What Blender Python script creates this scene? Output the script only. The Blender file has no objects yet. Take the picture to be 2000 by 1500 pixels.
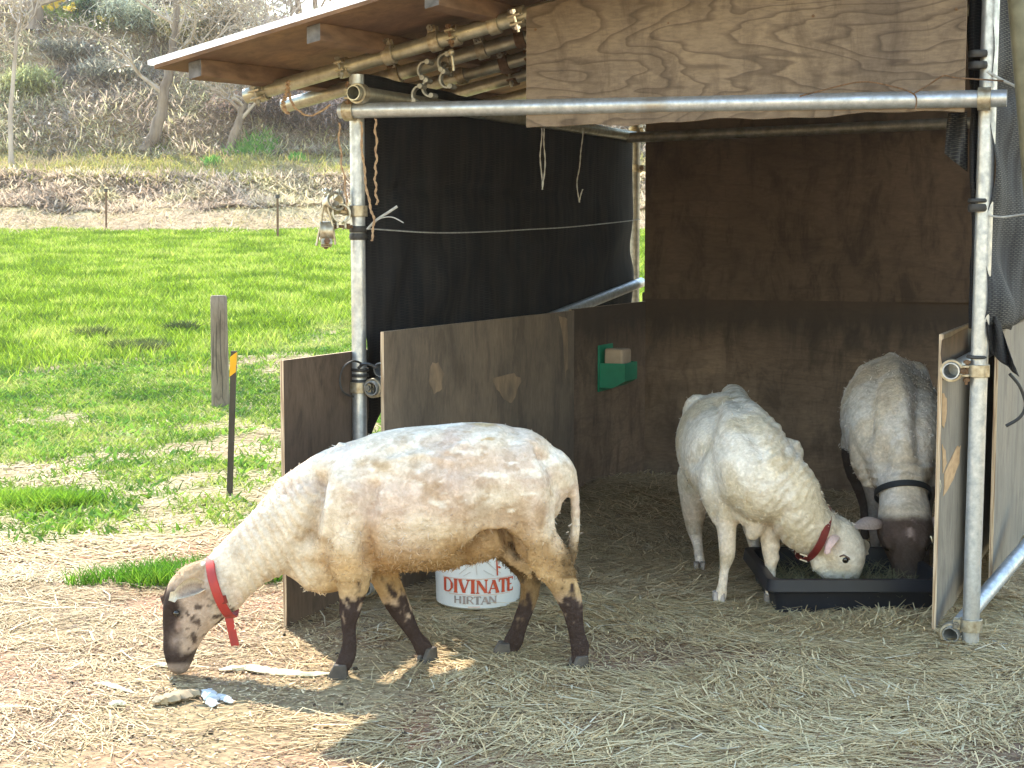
import bpy, bmesh, math, random
import numpy as np
from mathutils import Vector, Matrix
random.seed(7); RNG = np.random.default_rng(11)
PI = math.pi
sc = bpy.context.scene
COL = sc.collection

# ------------------------------------------------------------------ camera, world, sun, exposure
CAMZ = 1.19; PITCH = math.radians(5.26); FPX = 3000.0
cam = bpy.data.objects.new('camera', bpy.data.cameras.new('camera')); COL.objects.link(cam)
cam.location = (0, 0, CAMZ); cam.rotation_euler = (PI/2 - PITCH, 0, 0)
cam.data.sensor_width = 36; cam.data.lens = 36*FPX/2000; cam.data.clip_start = .05; cam.data.clip_end = 2000
sc.camera = cam
SUN_DIR = Vector((-.38, .74, 1.0)).normalized()        # towards the sun
w = bpy.data.worlds.new('World'); sc.world = w; w.use_nodes = True
nt = w.node_tree; nt.nodes.clear()
sky = nt.nodes.new('ShaderNodeTexSky'); sky.sky_type = 'NISHITA'; sky.sun_disc = False
sky.sun_elevation = math.asin(SUN_DIR.z); sky.sun_rotation = math.atan2(SUN_DIR.x, SUN_DIR.y)
sky.air_density = 1.9; sky.dust_density = .1; sky.ozone_density = .8
bg = nt.nodes.new('ShaderNodeBackground'); bg.inputs['Strength'].default_value = .15
wo = nt.nodes.new('ShaderNodeOutputWorld')
nt.links.new(sky.outputs[0], bg.inputs[0]); nt.links.new(bg.outputs[0], wo.inputs[0])
sun = bpy.data.objects.new('sun', bpy.data.lights.new('sun', 'SUN')); COL.objects.link(sun)
sun.data.energy = 2.7; sun.data.angle = math.radians(.53); sun.data.color = (1, .89, .73)
sun.rotation_euler = SUN_DIR.to_track_quat('Z', 'Y').to_euler(); sun.location = (-5, 8, 12)
sc.view_settings.view_transform = 'Standard'; sc.view_settings.look = 'None'
sc.view_settings.exposure = 2.05; sc.view_settings.gamma = 1
sc.cycles.max_bounces = 8; sc.cycles.diffuse_bounces = 5; sc.cycles.transparent_max_bounces = 12
try: sc.cycles.use_denoising = True
except Exception: pass

# ------------------------------------------------------------------ camera geometry helpers (pixels of the 2000x1500 photo)
CP, SP = math.cos(PITCH), math.sin(PITCH)
def ray(px, py):
    u = (px-1000)/FPX; v = -(py-750)/FPX
    return Vector((u, CP + v*SP, -SP + v*CP))
def at(px, py, Y):
    r = ray(px, py); return Vector((0, 0, CAMZ)) + r*(Y/r.y)
def gnd(px, py, z=0.0):
    r = ray(px, py); return Vector((0, 0, CAMZ)) + r*((z-CAMZ)/r.z)

# ------------------------------------------------------------------ numpy noise
def _h(ix, iy, iz, seed):
    n = (ix*374761393 + iy*668265263 + iz*2147483647 + seed*974634777) & 0xffffffff
    n = ((n ^ (n >> 13))*1274126177) & 0xffffffff
    n = ((n ^ (n >> 15))*2246822519) & 0xffffffff
    return ((n ^ (n >> 16)) & 0xffffff)/float(0xffffff)
def vn3(x, y, z, seed=0):
    x, y, z = np.broadcast_arrays(*[np.asarray(a, float) for a in (x, y, z)])
    ix, iy, iz = [np.floor(a).astype(np.int64) for a in (x, y, z)]
    fx, fy, fz = x-ix, y-iy, z-iz
    fx, fy, fz = [f*f*(3-2*f) for f in (fx, fy, fz)]
    r = 0
    for a in (0, 1):
        for b in (0, 1):
            for c in (0, 1):
                r = r + _h(ix+a, iy+b, iz+c, seed)*(fx if a else 1-fx)*(fy if b else 1-fy)*(fz if c else 1-fz)
    return r
def fbm(x, y, z=0, seed=0, oct=3):
    r = 0; am = .5; tot = 0
    for o in range(oct):
        k = 2**o; r = r + am*vn3(np.asarray(x)*k+7.1*o, np.asarray(y)*k+3.3*o, np.asarray(z)*k, seed+o); tot += am; am *= .5
    return r/tot
def sst(a, b, x):
    t = np.clip((np.asarray(x, float)-a)/(b-a), 0, 1); return t*t*(3-2*t)
def mixc(a, b, t):
    t = np.asarray(t)[..., None]; return np.asarray(a)*(1-t) + np.asarray(b)*t

# ------------------------------------------------------------------ shelter frame of reference
D = Vector((.397, .918, 0)).normalized()       # depth of the shelter (front to back)
F = Vector((.942, -.337, 0)).normalized()      # along the front, left to right
NF = Vector((-F.y*-1, -F.x, 0)).normalized()   # out of the front, towards the camera
NF = Vector((-.337, -.942, 0)).normalized()
FL = Vector((-.507, 5.08, 0)); FR = Vector((1.345, 4.42, 0))
BL = Vector((.600, 7.55, 0)); BR = FR + D*2.55

# ------------------------------------------------------------------ terrain
PY = np.array([-50, 9, 11, 15, 20, 26, 32, 37, 38.9, 43, 44, 60.])
PH = np.array([0, 0, .05, .28, .62, 1.02, 1.39, 2.05, 2.80, 3.50, 3.75, 3.75])
def H(x, y):
    x = np.asarray(x, float); y = np.asarray(y, float)
    wob = (fbm(x*.22, y*0+3, seed=5)-.5)*2.2
    yy = y - wob*sst(30, 36, y)
    h = np.interp(yy, PY, PH)
    ang = x/np.maximum(y, 1)
    crest = 11.5 - 5.0*sst(-.215, -.165, ang) - 0*x
    hill = np.minimum((yy-43.5)*.78 + 3.7, crest)
    h = np.where(yy > 43.5, np.maximum(hill, 3.7), h)
    h = h + sst(33, 45, y)*(fbm(x*.45, y*.45, seed=21, oct=4)-.5)*1.5*sst(43, 47, y) + sst(33, 37, y)*(fbm(x*1.1, y*1.1, seed=23)-.5)*.45
    near = 1-sst(9, 14, y)
    h = h + near*(fbm(x*3.2, y*3.2, seed=31, oct=3)-.5)*.030
    h = h + sst(9, 14, y)*(1-sst(31, 36, y))*(fbm(x*1.2, y*1.2, seed=33)-.5)*.09
    # straw heaped against the left wall at the back, and along the trough
    dx, dy = x-.52, y-6.75
    h = h + .13*np.exp(-((dx*.918-dy*.397)/.34)**2 - ((dx*.397+dy*.918)/.62)**2)
    h = h + .03*np.exp(-((x-.22)/.25)**2 - ((y-4.88)/.14)**2)
    h = h + .020*np.exp(-((x-1.12)/.38)**2 - ((y-4.62)/.14)**2) - .016*np.exp(-((x+.12)/.22)**2 - ((y-4.85)/.14)**2)
    # flat under the animals' feet
    return h
def Hs(x, y): return float(H(np.array([x]), np.array([y]))[0])
def hit(px, py, y0=9.0, y1=90.0):
    r = ray(px, py); ys = np.linspace(y0, y1, 3000)
    X = r.x/r.y*ys; Z = CAMZ + r.z/r.y*ys
    b = np.nonzero(Z <= H(X, ys))[0]
    k = b[0] if len(b) else len(ys)-1
    return Vector((X[k], ys[k], float(H(X[k:k+1], ys[k:k+1])[0])))

# ------------------------------------------------------------------ materials
class NT:
    def __init__(s, name):
        s.m = bpy.data.materials.new(name); s.m.use_nodes = True; s.t = s.m.node_tree; s.t.nodes.clear()
        s.out = s.t.nodes.new('ShaderNodeOutputMaterial')
        s.b = s.t.nodes.new('ShaderNodeBsdfPrincipled'); s.t.links.new(s.b.outputs[0], s.out.inputs[0])
        s.b.inputs['Specular IOR Level'].default_value = .3
    def n(s, ty, **kw):
        nd = s.t.nodes.new('ShaderNode'+ty)
        for k, v in kw.items():
            if k.startswith('_'): setattr(nd, k[1:], v)
            else: s.put(nd.inputs[int(k[1:])] if k[0] == 'i' and k[1:].isdigit() else nd.inputs[k], v)
        return nd
    def put(s, sock, v):
        if isinstance(v, bpy.types.NodeSocket): s.t.links.new(v, sock)
        elif isinstance(v, (tuple, list)) and len(v) == 3 and sock.type == 'RGBA': sock.default_value = (*v, 1)
        else: sock.default_value = v
    def coord(s, scale=(1, 1, 1), rot=(0, 0, 0), kind='Object'):
        tc = s.n('TexCoord'); mp = s.n('Mapping', Scale=scale, Rotation=rot)
        s.t.links.new(tc.outputs[kind], mp.inputs['Vector']); return mp.outputs[0]
    def noise(s, vec, scale, detail=4, rough=.55, dist=0):
        return s.n('TexNoise', Vector=vec, Scale=scale, Detail=detail, Roughness=rough, Distortion=dist).outputs['Fac']
    def ramp(s, fac, stops, interp='LINEAR'):
        r = s.n('ValToRGB', Fac=fac); e = r.color_ramp; e.interpolation = interp
        while len(e.elements) < len(stops): e.elements.new(.5)
        for el, (p, c) in zip(e.elements, stops):
            el.position = p; el.color = (*c, 1) if isinstance(c, tuple) else (c, c, c, 1)
        return r.outputs[0]
    def mix(s, f, a, b, mode='MIX'):
        nd = s.t.nodes.new('ShaderNodeMix'); nd.data_type = 'RGBA'; nd.blend_type = mode
        s.put(nd.inputs[0], f); s.put(nd.inputs[6], a); s.put(nd.inputs[7], b); return nd.outputs[2]
    def math(s, op, a, b=0):
        nd = s.t.nodes.new('ShaderNodeMath'); nd.operation = op; s.put(nd.inputs[0], a); s.put(nd.inputs[1], b); return nd.outputs[0]
    def bump(s, h, strength=.3, dist=.01):
        bp = s.n('Bump', Height=h, Strength=strength, Distance=dist); s.t.links.new(bp.outputs[0], s.b.inputs['Normal'])
    def fin(s, color, rough=.8, metal=0, spec=None):
        s.put(s.b.inputs['Base Color'], color); s.put(s.b.inputs['Roughness'], rough); s.put(s.b.inputs['Metallic'], metal)
        if spec is not None: s.b.inputs['Specular IOR Level'].default_value = spec
        return s.m

def simple(name, c1, c2=None, scale=20, rough=.8, metal=0, bump=.15, bd=.003, stretch=(1, 1, 1), spec=None):
    k = NT(name); v = k.coord(stretch); c2 = c2 or tuple(x*.6 for x in c1)
    f = k.noise(v, scale, 6); c = k.mix(k.ramp(f, [(.32, 0.), (.68, 1.)]), c1, c2)
    if bump: k.bump(f, bump, bd)
    return k.fin(c, rough, metal, spec)

def attr_mat(name, rough=.8, trans=0, nscale=40, namp=.35, bump=0, bd=.003, spec=.2):
    k = NT(name); a = k.n('Attribute', _attribute_name='Col').outputs['Color']
    v = k.coord(); f = k.noise(v, nscale, 5)
    c = k.mix(1.0, a, k.ramp(f, [(.25, 1-namp), (.75, 1+namp*.6)]), 'MULTIPLY') if namp else a
    k.fin(c, rough, 0, spec)
    if bump: k.bump(f, bump, bd)
    if trans:
        t = k.n('BsdfTranslucent', Color=c); ms = k.n('MixShader', i0=trans)
        k.t.links.new(k.b.outputs[0], ms.inputs[1]); k.t.links.new(t.outputs[0], ms.inputs[2]); k.t.links.new(ms.outputs[0], k.out.inputs[0])
    return k.m

def galv(name, tint, dirt, rough=.42):
    k = NT(name); v = k.coord(); f = k.noise(v, 38, 8, .7); g = k.noise(k.coord((1, 1, .25)), 7, 5, .6)
    c = k.mix(k.ramp(f, [(.35, 0.), (.62, 1.)]), tint, tuple(x*.68 for x in tint))
    c = k.mix(k.ramp(g, [(.52, 0.), (.72, .8)]), c, dirt)
    r = k.n('MapRange', Value=f, i1=.3, i2=.7, i3=rough-.1, i4=rough+.16).outputs[0]
    k.bump(f, .12, .002); return k.fin(c, r, .72)
def ply(name, light, mid, dark, zdark=None, contour=10, axis='x', edge=False, stain=.5, amp=1.0, knots=()):
    """plywood: contour-line grain on a stretched noise, blotchy stains and peeled patches"""
    k = NT(name)
    sc_ = {'x': (.9, .9, 3.6), 'z': (3.2, 3.2, .7)}[axis]
    v = k.coord(sc_); n = k.noise(v, 1.5, 3.4, .42, .30)
    for (kx, kz, kr, ka) in knots:
        vv = k.n('TexCoord').outputs['Object']; sx = k.n('SeparateXYZ', Vector=vv)
        dx = k.math('DIVIDE', k.math('SUBTRACT', sx.outputs[0], kx), kr*2.2); dz = k.math('DIVIDE', k.math('SUBTRACT', sx.outputs[2], kz), kr)
        rr = k.math('ADD', k.math('MULTIPLY', dx, dx), k.math('MULTIPLY', dz, dz)); n = k.math('ADD', n, k.math('DIVIDE', ka, k.math('ADD', rr, .35)))
    ln = k.math('FRACT', k.math('MULTIPLY', n, contour))
    grain = k.ramp(ln, [(0, .45), (.05, 0.), (.70, .05), (.965, .8), (1, .4)])
    fine = k.noise(k.coord(tuple(a*6 for a in sc_)), 5, 6, .7)
    blot = k.noise(k.coord(), 2.3, 5, .6); blot2 = k.noise(k.coord((1.6, 1.6, .6)), 6.5, 6, .7, .6)
    c = k.mix(k.ramp(blot, [(.30, 0.), (.7, 1.)]), mid, light)
    c = k.mix(k.math('MULTIPLY', grain, amp), c, dark)
    c = k.mix(k.ramp(fine, [(.35, .35), (.65, 0.)]), c, dark)
    c = k.mix(k.math('MULTIPLY', k.ramp(blot2, [(.48, 0.), (.64, 1.)]), stain), c, dark)
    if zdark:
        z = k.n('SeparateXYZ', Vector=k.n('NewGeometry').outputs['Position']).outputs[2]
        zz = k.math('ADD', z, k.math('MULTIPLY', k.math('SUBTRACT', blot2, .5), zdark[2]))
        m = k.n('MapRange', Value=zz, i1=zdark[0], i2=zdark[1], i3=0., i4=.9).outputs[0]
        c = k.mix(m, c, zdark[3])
    k.bump(k.math('ADD', fine, grain), .25, .0025); return k.fin(c, .82)
def laminated(name):
    k = NT(name); v = k.coord(); wv = k.n('TexNoise', Vector=k.coord((220, 220, 3)), Scale=1.2, Detail=2).outputs[0]
    c = k.ramp(wv, [(.38, (.30, .20, .12)), (.5, (.62, .50, .36)), (.62, (.22, .14, .09))]); k.bump(wv, .4, .003); return k.fin(c, .85)

M = {}
_rt = (FL+BL)/2
KN = [((at(px, py, Yk)-_rt).x, at(px, py, Yk).z, r, a) for px, py, Yk, r, a in ((1270, 78, 4.72, .012, .10), (1395, 98, 4.66, .014, .12), (1640, 118, 4.52, .012, .13), (1305, 165, 4.7, .007, .06), (1500, 228, 4.6, .008, .07), (1735, 55, 4.47, .03, -.10))]
M['galv'] = galv('galvanised', (.50, .54, .59), (.30, .28, .25))
M['galv_ground_tint'] = galv('zinc_ground_reflect', (.47, .46, .385), (.22, .20, .14), .36)  # zinc with the ground's golden reflection painted into its tint
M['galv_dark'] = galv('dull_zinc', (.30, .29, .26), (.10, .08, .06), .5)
M['clamp'] = simple('clamp_zinc', (.45, .42, .34), (.24, .20, .14), 60, .42, .65)
M['rust'] = simple('rusty_bolt', (.20, .12, .07), (.08, .05, .03), 80, .7, .3)
M['fascia'] = ply('fascia_plywood', (.25, .19, .13), (.125, .098, .078), (.032, .021, .016), contour=17, stain=.4, amp=.72, knots=KN)
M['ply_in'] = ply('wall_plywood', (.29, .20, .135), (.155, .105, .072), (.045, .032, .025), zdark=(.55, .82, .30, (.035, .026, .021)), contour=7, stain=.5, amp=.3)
M['ply_left'] = ply('left_wall_plywood', (.25, .19, .14), (.13, .105, .085), (.05, .04, .033), contour=6, axis='z', stain=.45, amp=.15)
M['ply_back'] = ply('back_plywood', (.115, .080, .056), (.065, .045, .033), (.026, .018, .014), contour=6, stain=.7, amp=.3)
M['ply_out'] = ply('weathered_plywood', (.25, .22, .18), (.19, .18, .16), (.08, .07, .058), contour=6, axis='z', stain=.5, amp=.25)
M['ply_dark'] = ply('stained_plywood', (.145, .105, .078), (.080, .055, .040), (.030, .021, .016), contour=6, axis='z', stain=.7, amp=.3)
M['ply_roof'] = ply('roof_plywood', (.30, .185, .10), (.16, .095, .06), (.06, .038, .028), contour=5, stain=.45, amp=.3)
M['edge'] = laminated('ply_edge')
M['timber'] = simple('sawn_timber', (.20, .125, .08), (.09, .055, .037), 9, .85, stretch=(1, 1, 4))
M['timber_end'] = simple('timber_end_painted', (.16, .16, .17), (.05, .05, .055), 30, .7)
M['white'] = simple('white_sheet', (.84, .84, .83), (.76, .76, .75), 6, .4)
_k = M['white'].node_tree; _t = _k.nodes.new('ShaderNodeBsdfTranslucent'); _t.inputs[0].default_value = (.95, .95, .93, 1); _m = _k.nodes.new('ShaderNodeMixShader'); _m.inputs[0].default_value = .6
_p = [n for n in _k.nodes if n.type == 'BSDF_PRINCIPLED'][0]; _o = [n for n in _k.nodes if n.type == 'OUTPUT_MATERIAL'][0]
_k.links.new(_p.outputs[0], _m.inputs[1]); _k.links.new(_t.outputs[0], _m.inputs[2]); _k.links.new(_m.outputs[0], _o.inputs[0])
M['rubber'] = simple('black_rubber', (.020, .020, .022), (.035, .035, .035), 40, .55, spec=.4)
M['trough'] = simple('black_plastic', (.010, .012, .020), (.007, .008, .012), 9, .45, spec=.3, bump=.1)
M['twine'] = simple('jute_twine', (.42, .30, .19), (.22, .14, .09), 90, .9)
M['greywire'] = simple('grey_cord', (.42, .43, .42), (.25, .25, .25), 60, .7)
M['collar_red'] = simple('red_leather', (.40, .035, .025), (.26, .035, .032), 25, .5)
M['collar_maroon'] = simple('maroon_leather', (.20, .022, .018), (.10, .015, .012), 25, .5)
M['collar_black'] = simple('black_leather', (.018, .02, .024), (.03, .03, .03), 30, .5)
M['steel'] = simple('steel', (.7, .68, .62), (.5, .48, .44), 30, .3, .9)
M['hoof'] = simple('hoof_horn', (.045, .038, .034), (.10, .085, .07), 30, .6)
M['hoof_pale'] = simple('pale_hoof_horn', (.42, .36, .32), (.22, .18, .15), 30, .6)
M['eye'] = simple('eye_dark', (.012, .009, .007), (.02, .015, .01), 10, .12, spec=.6)
M['white_plastic'] = simple('bucket_plastic', (.66, .70, .74), (.52, .56, .60), 5, .35)
M['print_red'] = simple('red_print', (.48, .075, .025), (.36, .05, .03), 60, .6)
M['print_grey'] = simple('grey_print', (.20, .19, .20), (.36, .28, .26), 60, .6)
M['print_pale'] = simple('pale_red_print', (.60, .35, .28), (.5, .3, .25), 60, .6)
M['green_plastic'] = simple('green_plastic', (.010, .22, .125), (.008, .16, .09), 9, .45)
M['salt'] = simple('salt_block', (.42, .33, .25), (.27, .205, .155), 9, .75)
M['post_wood'] = ply('grey_post', (.30, .24, .18), (.20, .15, .11), (.07, .05, .038), contour=9, axis='z', stain=.4, amp=.6)
M['stake'] = simple('dark_stake', (.045, .038, .030), (.08, .065, .05), 20, .7, stretch=(1, 1, .2))
M['yellow'] = simple('yellow_band', (.85, .42, .01), (.75, .36, .01), 20, .5)
M['bark'] = simple('bark', (.25, .205, .165), (.12, .095, .078), 6, .95, bump=.6, bd=.03, stretch=(1, 1, .3))
M['barkgrey'] = simple('pale_bark', (.42, .37, .32), (.26, .22, .19), 6, .95, bump=.5, bd=.02, stretch=(1, 1, .3))
M['rooftile'] = simple('roof_tile', (.42, .33, .32), (.30, .25, .25), 1.2, .8)
M['housewall'] = simple('house_wall', (.35, .31, .28), (.25, .22, .2), 1, .9)
M['shed'] = simple('shed_boards', (.055, .040, .045), (.03, .022, .025), 3, .8)
M['woolscrap'] = simple('wool_scrap', (.72, .66, .50), (.50, .42, .26), 35, .95, bump=.8, bd=.006)
M['bluewhite'] = simple('pale_cloth', (.56, .57, .57), (.40, .41, .42), 25, .8, bump=.5, bd=.005)
M['deadwood'] = simple('dead_wood', (.40, .32, .20), (.17, .135, .10), 22, .9, bump=.7, bd=.005, stretch=(.3, 1, 1))
M['redboard'] = simple('rusty_bar', (.17, .085, .055), (.10, .05, .035), 25, .85, bump=.3)
M['straw'] = attr_mat('straw', .65, .22, 60, .1, spec=.35)
M['grass'] = attr_mat('grass', .55, .48, 9, .15, spec=.3)
M['brush'] = attr_mat('brush', .9, .5, 3, .12)
M['wool'] = attr_mat('wool', .95, .15, 90, .08, spec=.05)
M['petal'] = simple('petal_yellow', (.80, .62, .08), (.7, .5, .05), 5, .6)
def body_mat():
    k = NT('fleece'); a = k.n('Attribute', _attribute_name='Col').outputs['Color']
    v = k.coord(); f = k.noise(v, 95, 6, .7); g = k.noise(v, 26, 5, .65, .8); h = k.noise(v, 260, 3, .6)
    c = k.mix(1.0, a, k.ramp(g, [(.3, (.86, .82, .76)), (.62, (1.08, 1.07, 1.05))]), 'MULTIPLY'); c = k.mix(1.0, c, k.ramp(f, [(.32, (.88, .85, .80)), (.6, (1.06, 1.06, 1.05))]), 'MULTIPLY')
    vd = k.n('TexVoronoi', Vector=k.mix(.06, v, k.n('TexNoise', Vector=v, Scale=30, Detail=3).outputs['Color']), Scale=62).outputs['Distance']
    c = k.mix(1.0, c, k.ramp(vd, [(.0, 1.10), (.6, .88)]), 'MULTIPLY')
    k.bump(k.math('SUBTRACT', k.math('ADD', k.math('ADD', f, g), k.math('MULTIPLY', h, .7)), k.math('MULTIPLY', vd, .8)), .42, .0065)
    k.fin(c, .95, 0, .06); k.b.inputs['Subsurface Weight'].default_value = .08; k.b.inputs['Subsurface Radius'].default_value = (.02, .012, .008)
    k.b.inputs['Subsurface Scale'].default_value = .4
    return k.m
M['fleece'] = body_mat()
def skin_mat():
    k = NT('short_hair'); a = k.n('Attribute', _attribute_name='Col').outputs['Color']
    f = k.noise(k.coord((1, 1, .5)), 240, 5, .7); c = k.mix(1.0, a, k.ramp(f, [(.3, .72), (.65, 1.1)]), 'MULTIPLY'); k.bump(f, .4, .003)
    return k.fin(c, .8, 0, .15)
M['hair'] = skin_mat()
def net_mat(name, c1, c2, c3, warp):
    k = NT(name); v = k.coord(warp, (PI/2, 0, 0))
    b = k.n('TexBrick', Vector=v, Scale=1.0, Color1=(1, 1, 1), Color2=(.55, .55, .55), Mortar=(0, 0, 0)); b.inputs['Mortar Size'].default_value = .16
    b.inputs['Brick Width'].default_value = .9; b.inputs['Row Height'].default_value = .45
    f = k.noise(k.coord((1, 1, 1)), 5, 5, .6); g = k.noise(k.coord((6, 6, .6)), 3.5, 4, .6)
    base = k.mix(k.ramp(g, [(.4, 0.), (.7, 1.)]), c1, c2)
    c = k.mix(k.math('MULTIPLY', b.outputs['Color'], k.ramp(f, [(.35, .15), (.65, .9)])), base, c3)
    k.bump(b.outputs['Color'], .3, .002); return k.fin(c, .8, 0, .12)
M['net'] = net_mat('shade_net', (.007, .008, .012), (.022, .021, .021), (.050, .047, .044), (22, 22, 95))
M['net_out'] = net_mat('shade_net_outer', (.018, .020, .026), (.05, .054, .064), (.17, .17, .15), (38, 38, 80))

# ------------------------------------------------------------------ mesh helpers
class MB:
    def __init__(s): s.v = []; s.f = []; s.mi = []
    def add(s, vs, fs, mi=0):
        o = len(s.v); s.v += [tuple(v) for v in vs]; s.f += [tuple(i+o for i in f) for f in fs]; s.mi += [mi]*len(fs); return s
    def box(s, o, a, b, c, mi=0, mis=None):
        """parallelepiped from corner o with edge vectors a,b,c"""
        o, a, b, c = map(Vector, (o, a, b, c))
        vs = [o, o+a, o+a+b, o+b, o+c, o+a+c, o+a+b+c, o+b+c]
        fs = [(0, 3, 2, 1), (4, 5, 6, 7), (0, 1, 5, 4), (1, 2, 6, 5), (2, 3, 7, 6), (3, 0, 4, 7)]
        if a.cross(b).dot(c) < 0: fs = [f[::-1] for f in fs]
        s.add(vs, fs, mi)
        if mis:
            for k, m in mis.items(): s.mi[len(s.mi)-6+k] = m
        return s
    def tube(s, pts, r, seg=12, cap=True, hollow=0, mi=0):
        pts = [Vector(p) for p in pts]; n = len(pts); rs = r if isinstance(r, (list, tuple)) else [r]*n
        t0 = (pts[1]-pts[0]).normalized(); ref = Vector((0, 0, 1)) if abs(t0.z) < .9 else Vector((1, 0, 0))
        u = ref.cross(t0).normalized(); vs = []; fs = []
        for i, p in enumerate(pts):
            t = (pts[min(i+1, n-1)]-pts[max(i-1, 0)]).normalized(); u = (u - t*u.dot(t)).normalized(); w_ = t.cross(u)
            for k in range(seg):
                a = 2*PI*k/seg; vs.append(p + (u*math.cos(a)+w_*math.sin(a))*rs[i])
        for i in range(n-1):
            for k in range(seg):
                a = i*seg+k; b = i*seg+(k+1) % seg; fs.append((a, b, b+seg, a+seg))
        if hollow:
            N = len(vs)
            for i, p in ((0, pts[0]), (n-1, pts[-1])):
                tt = (pts[1]-pts[0]).normalized() if i == 0 else (pts[-2]-pts[-1]).normalized()
                for k in range(seg): vs.append(p + (vs[i*seg+k]-p)*hollow)
                for k in range(seg): vs.append(p + (vs[i*seg+k]-p)*hollow + tt*.11)
            for e, i in ((0, 0), (1, n-1)):
                b0 = N+e*2*seg
                for k in range(seg):
                    k2 = (k+1) % seg
                    q = (i*seg+k, b0+k, b0+k2, i*seg+k2); q2 = (b0+k, b0+seg+k, b0+seg+k2, b0+k2)
                    fs += [q if e == 0 else q[::-1], q2 if e == 0 else q2[::-1]]
                fs.append(tuple(b0+seg+k for k in range(seg)))
        elif cap: fs += [tuple(range(seg))[::-1], tuple((n-1)*seg+k for k in range(seg))]
        return s.add(vs, fs, mi)
    def ball(s, c, r, seg=10, rings=7, mi=0, m=None):
        c = Vector(c); r = r if isinstance(r, (tuple, list)) else (r, r, r); vs = []; fs = []
        for i in range(1, rings):
            th = PI*i/rings
            for k in range(seg):
                a = 2*PI*k/seg; q = Vector((r[0]*math.sin(th)*math.cos(a), r[1]*math.sin(th)*math.sin(a), r[2]*math.cos(th)))
                vs.append(c + (m @ q if m else q))
        top = len(vs); q = Vector((0, 0, r[2])); vs += [c + (m @ q if m else q), c - (m @ q if m else q)]
        for i in range(rings-2):
            for k in range(seg): a = i*seg+k; b = i*seg+(k+1) % seg; fs.append((a, a+seg, b+seg, b))
        for k in range(seg):
            fs.append((top, k, (k+1) % seg)); b = (rings-2)*seg; fs.append((top+1, b+(k+1) % seg, b+k))
        return s.add(vs, fs, mi)
    def build(s, name, mats, parent=None, smooth=True, bevel=0):
        return mkobj(name, s.v, s.f, mats, parent, smooth, mi=s.mi, bevel=bevel)

def rootloc(o):
    l = Vector((0, 0, 0))
    while o is not None: l += o.location; o = o.parent
    return l
def mkobj(name, v, f, mats, parent=None, smooth=True, mi=None, bevel=0, me=None):
    if me is None:
        me = bpy.data.meshes.new(name); me.from_pydata([tuple(p) for p in v], [], f); me.update()
    mats = mats if isinstance(mats, (list, tuple)) else [mats]
    for m in mats: me.materials.append(M[m] if isinstance(m, str) else m)
    if mi and len(mats) > 1: me.polygons.foreach_set('material_index', mi)
    o = bpy.data.objects.new(name, me); COL.objects.link(o)
    if parent is None:
        co = np.empty(len(me.vertices)*3); me.vertices.foreach_get('co', co); co = co.reshape(-1, 3)
        base = Vector(((co[:, 0].min()+co[:, 0].max())/2, (co[:, 1].min()+co[:, 1].max())/2, co[:, 2].min()))
        me.transform(Matrix.Translation(-base)); o.location = base
    else:
        me.transform(Matrix.Translation(-rootloc(parent))); o.parent = parent
    if smooth:
        me.polygons.foreach_set('use_smooth', [True]*len(me.polygons))
        try: me.set_sharp_from_angle(angle=math.radians(40))
        except Exception: pass
    if bevel:
        b = o.modifiers.new('bevel', 'BEVEL'); b.width = bevel; b.segments = 2; b.limit_method = 'ANGLE'
    return o
def thing(name, label, cat, loc, group=None):
    o = bpy.data.objects.new(name, None); COL.objects.link(o); o.location = loc; o.empty_display_size = .2
    return tag(o, label, cat, group)
def tag(o, label=None, cat=None, group=None, kind=None):
    for k, v in (('label', label), ('category', cat), ('group', group), ('kind', kind)):
        if v: o[k] = v
    return o

def np_mesh(name, V, faces_flat, sizes, mat, colors=None, parent=None, smooth=False):
    me = bpy.data.meshes.new(name); V = np.asarray(V, np.float32)
    me.vertices.add(len(V)); me.vertices.foreach_set('co', V.ravel())
    me.loops.add(len(faces_flat)); me.loops.foreach_set('vertex_index', np.asarray(faces_flat, np.int32))
    st = np.concatenate([[0], np.cumsum(sizes)[:-1]]).astype(np.int32)
    me.polygons.add(len(sizes)); me.polygons.foreach_set('loop_start', st)
    me.update(calc_edges=True); me.validate()
    if colors is not None:
        a = me.color_attributes.new('Col', 'FLOAT_COLOR', 'POINT'); c = np.ones((len(V), 4), np.float32); c[:, :3] = colors
        a.data.foreach_set('color', c.ravel())
    me.materials.append(M[mat]); o = bpy.data.objects.new(name, me); COL.objects.link(o)
    if smooth: me.polygons.foreach_set('use_smooth', [True]*len(me.polygons))
    if parent is not None: me.transform(Matrix.Translation(-rootloc(parent))); o.parent = parent
    return o
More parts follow.
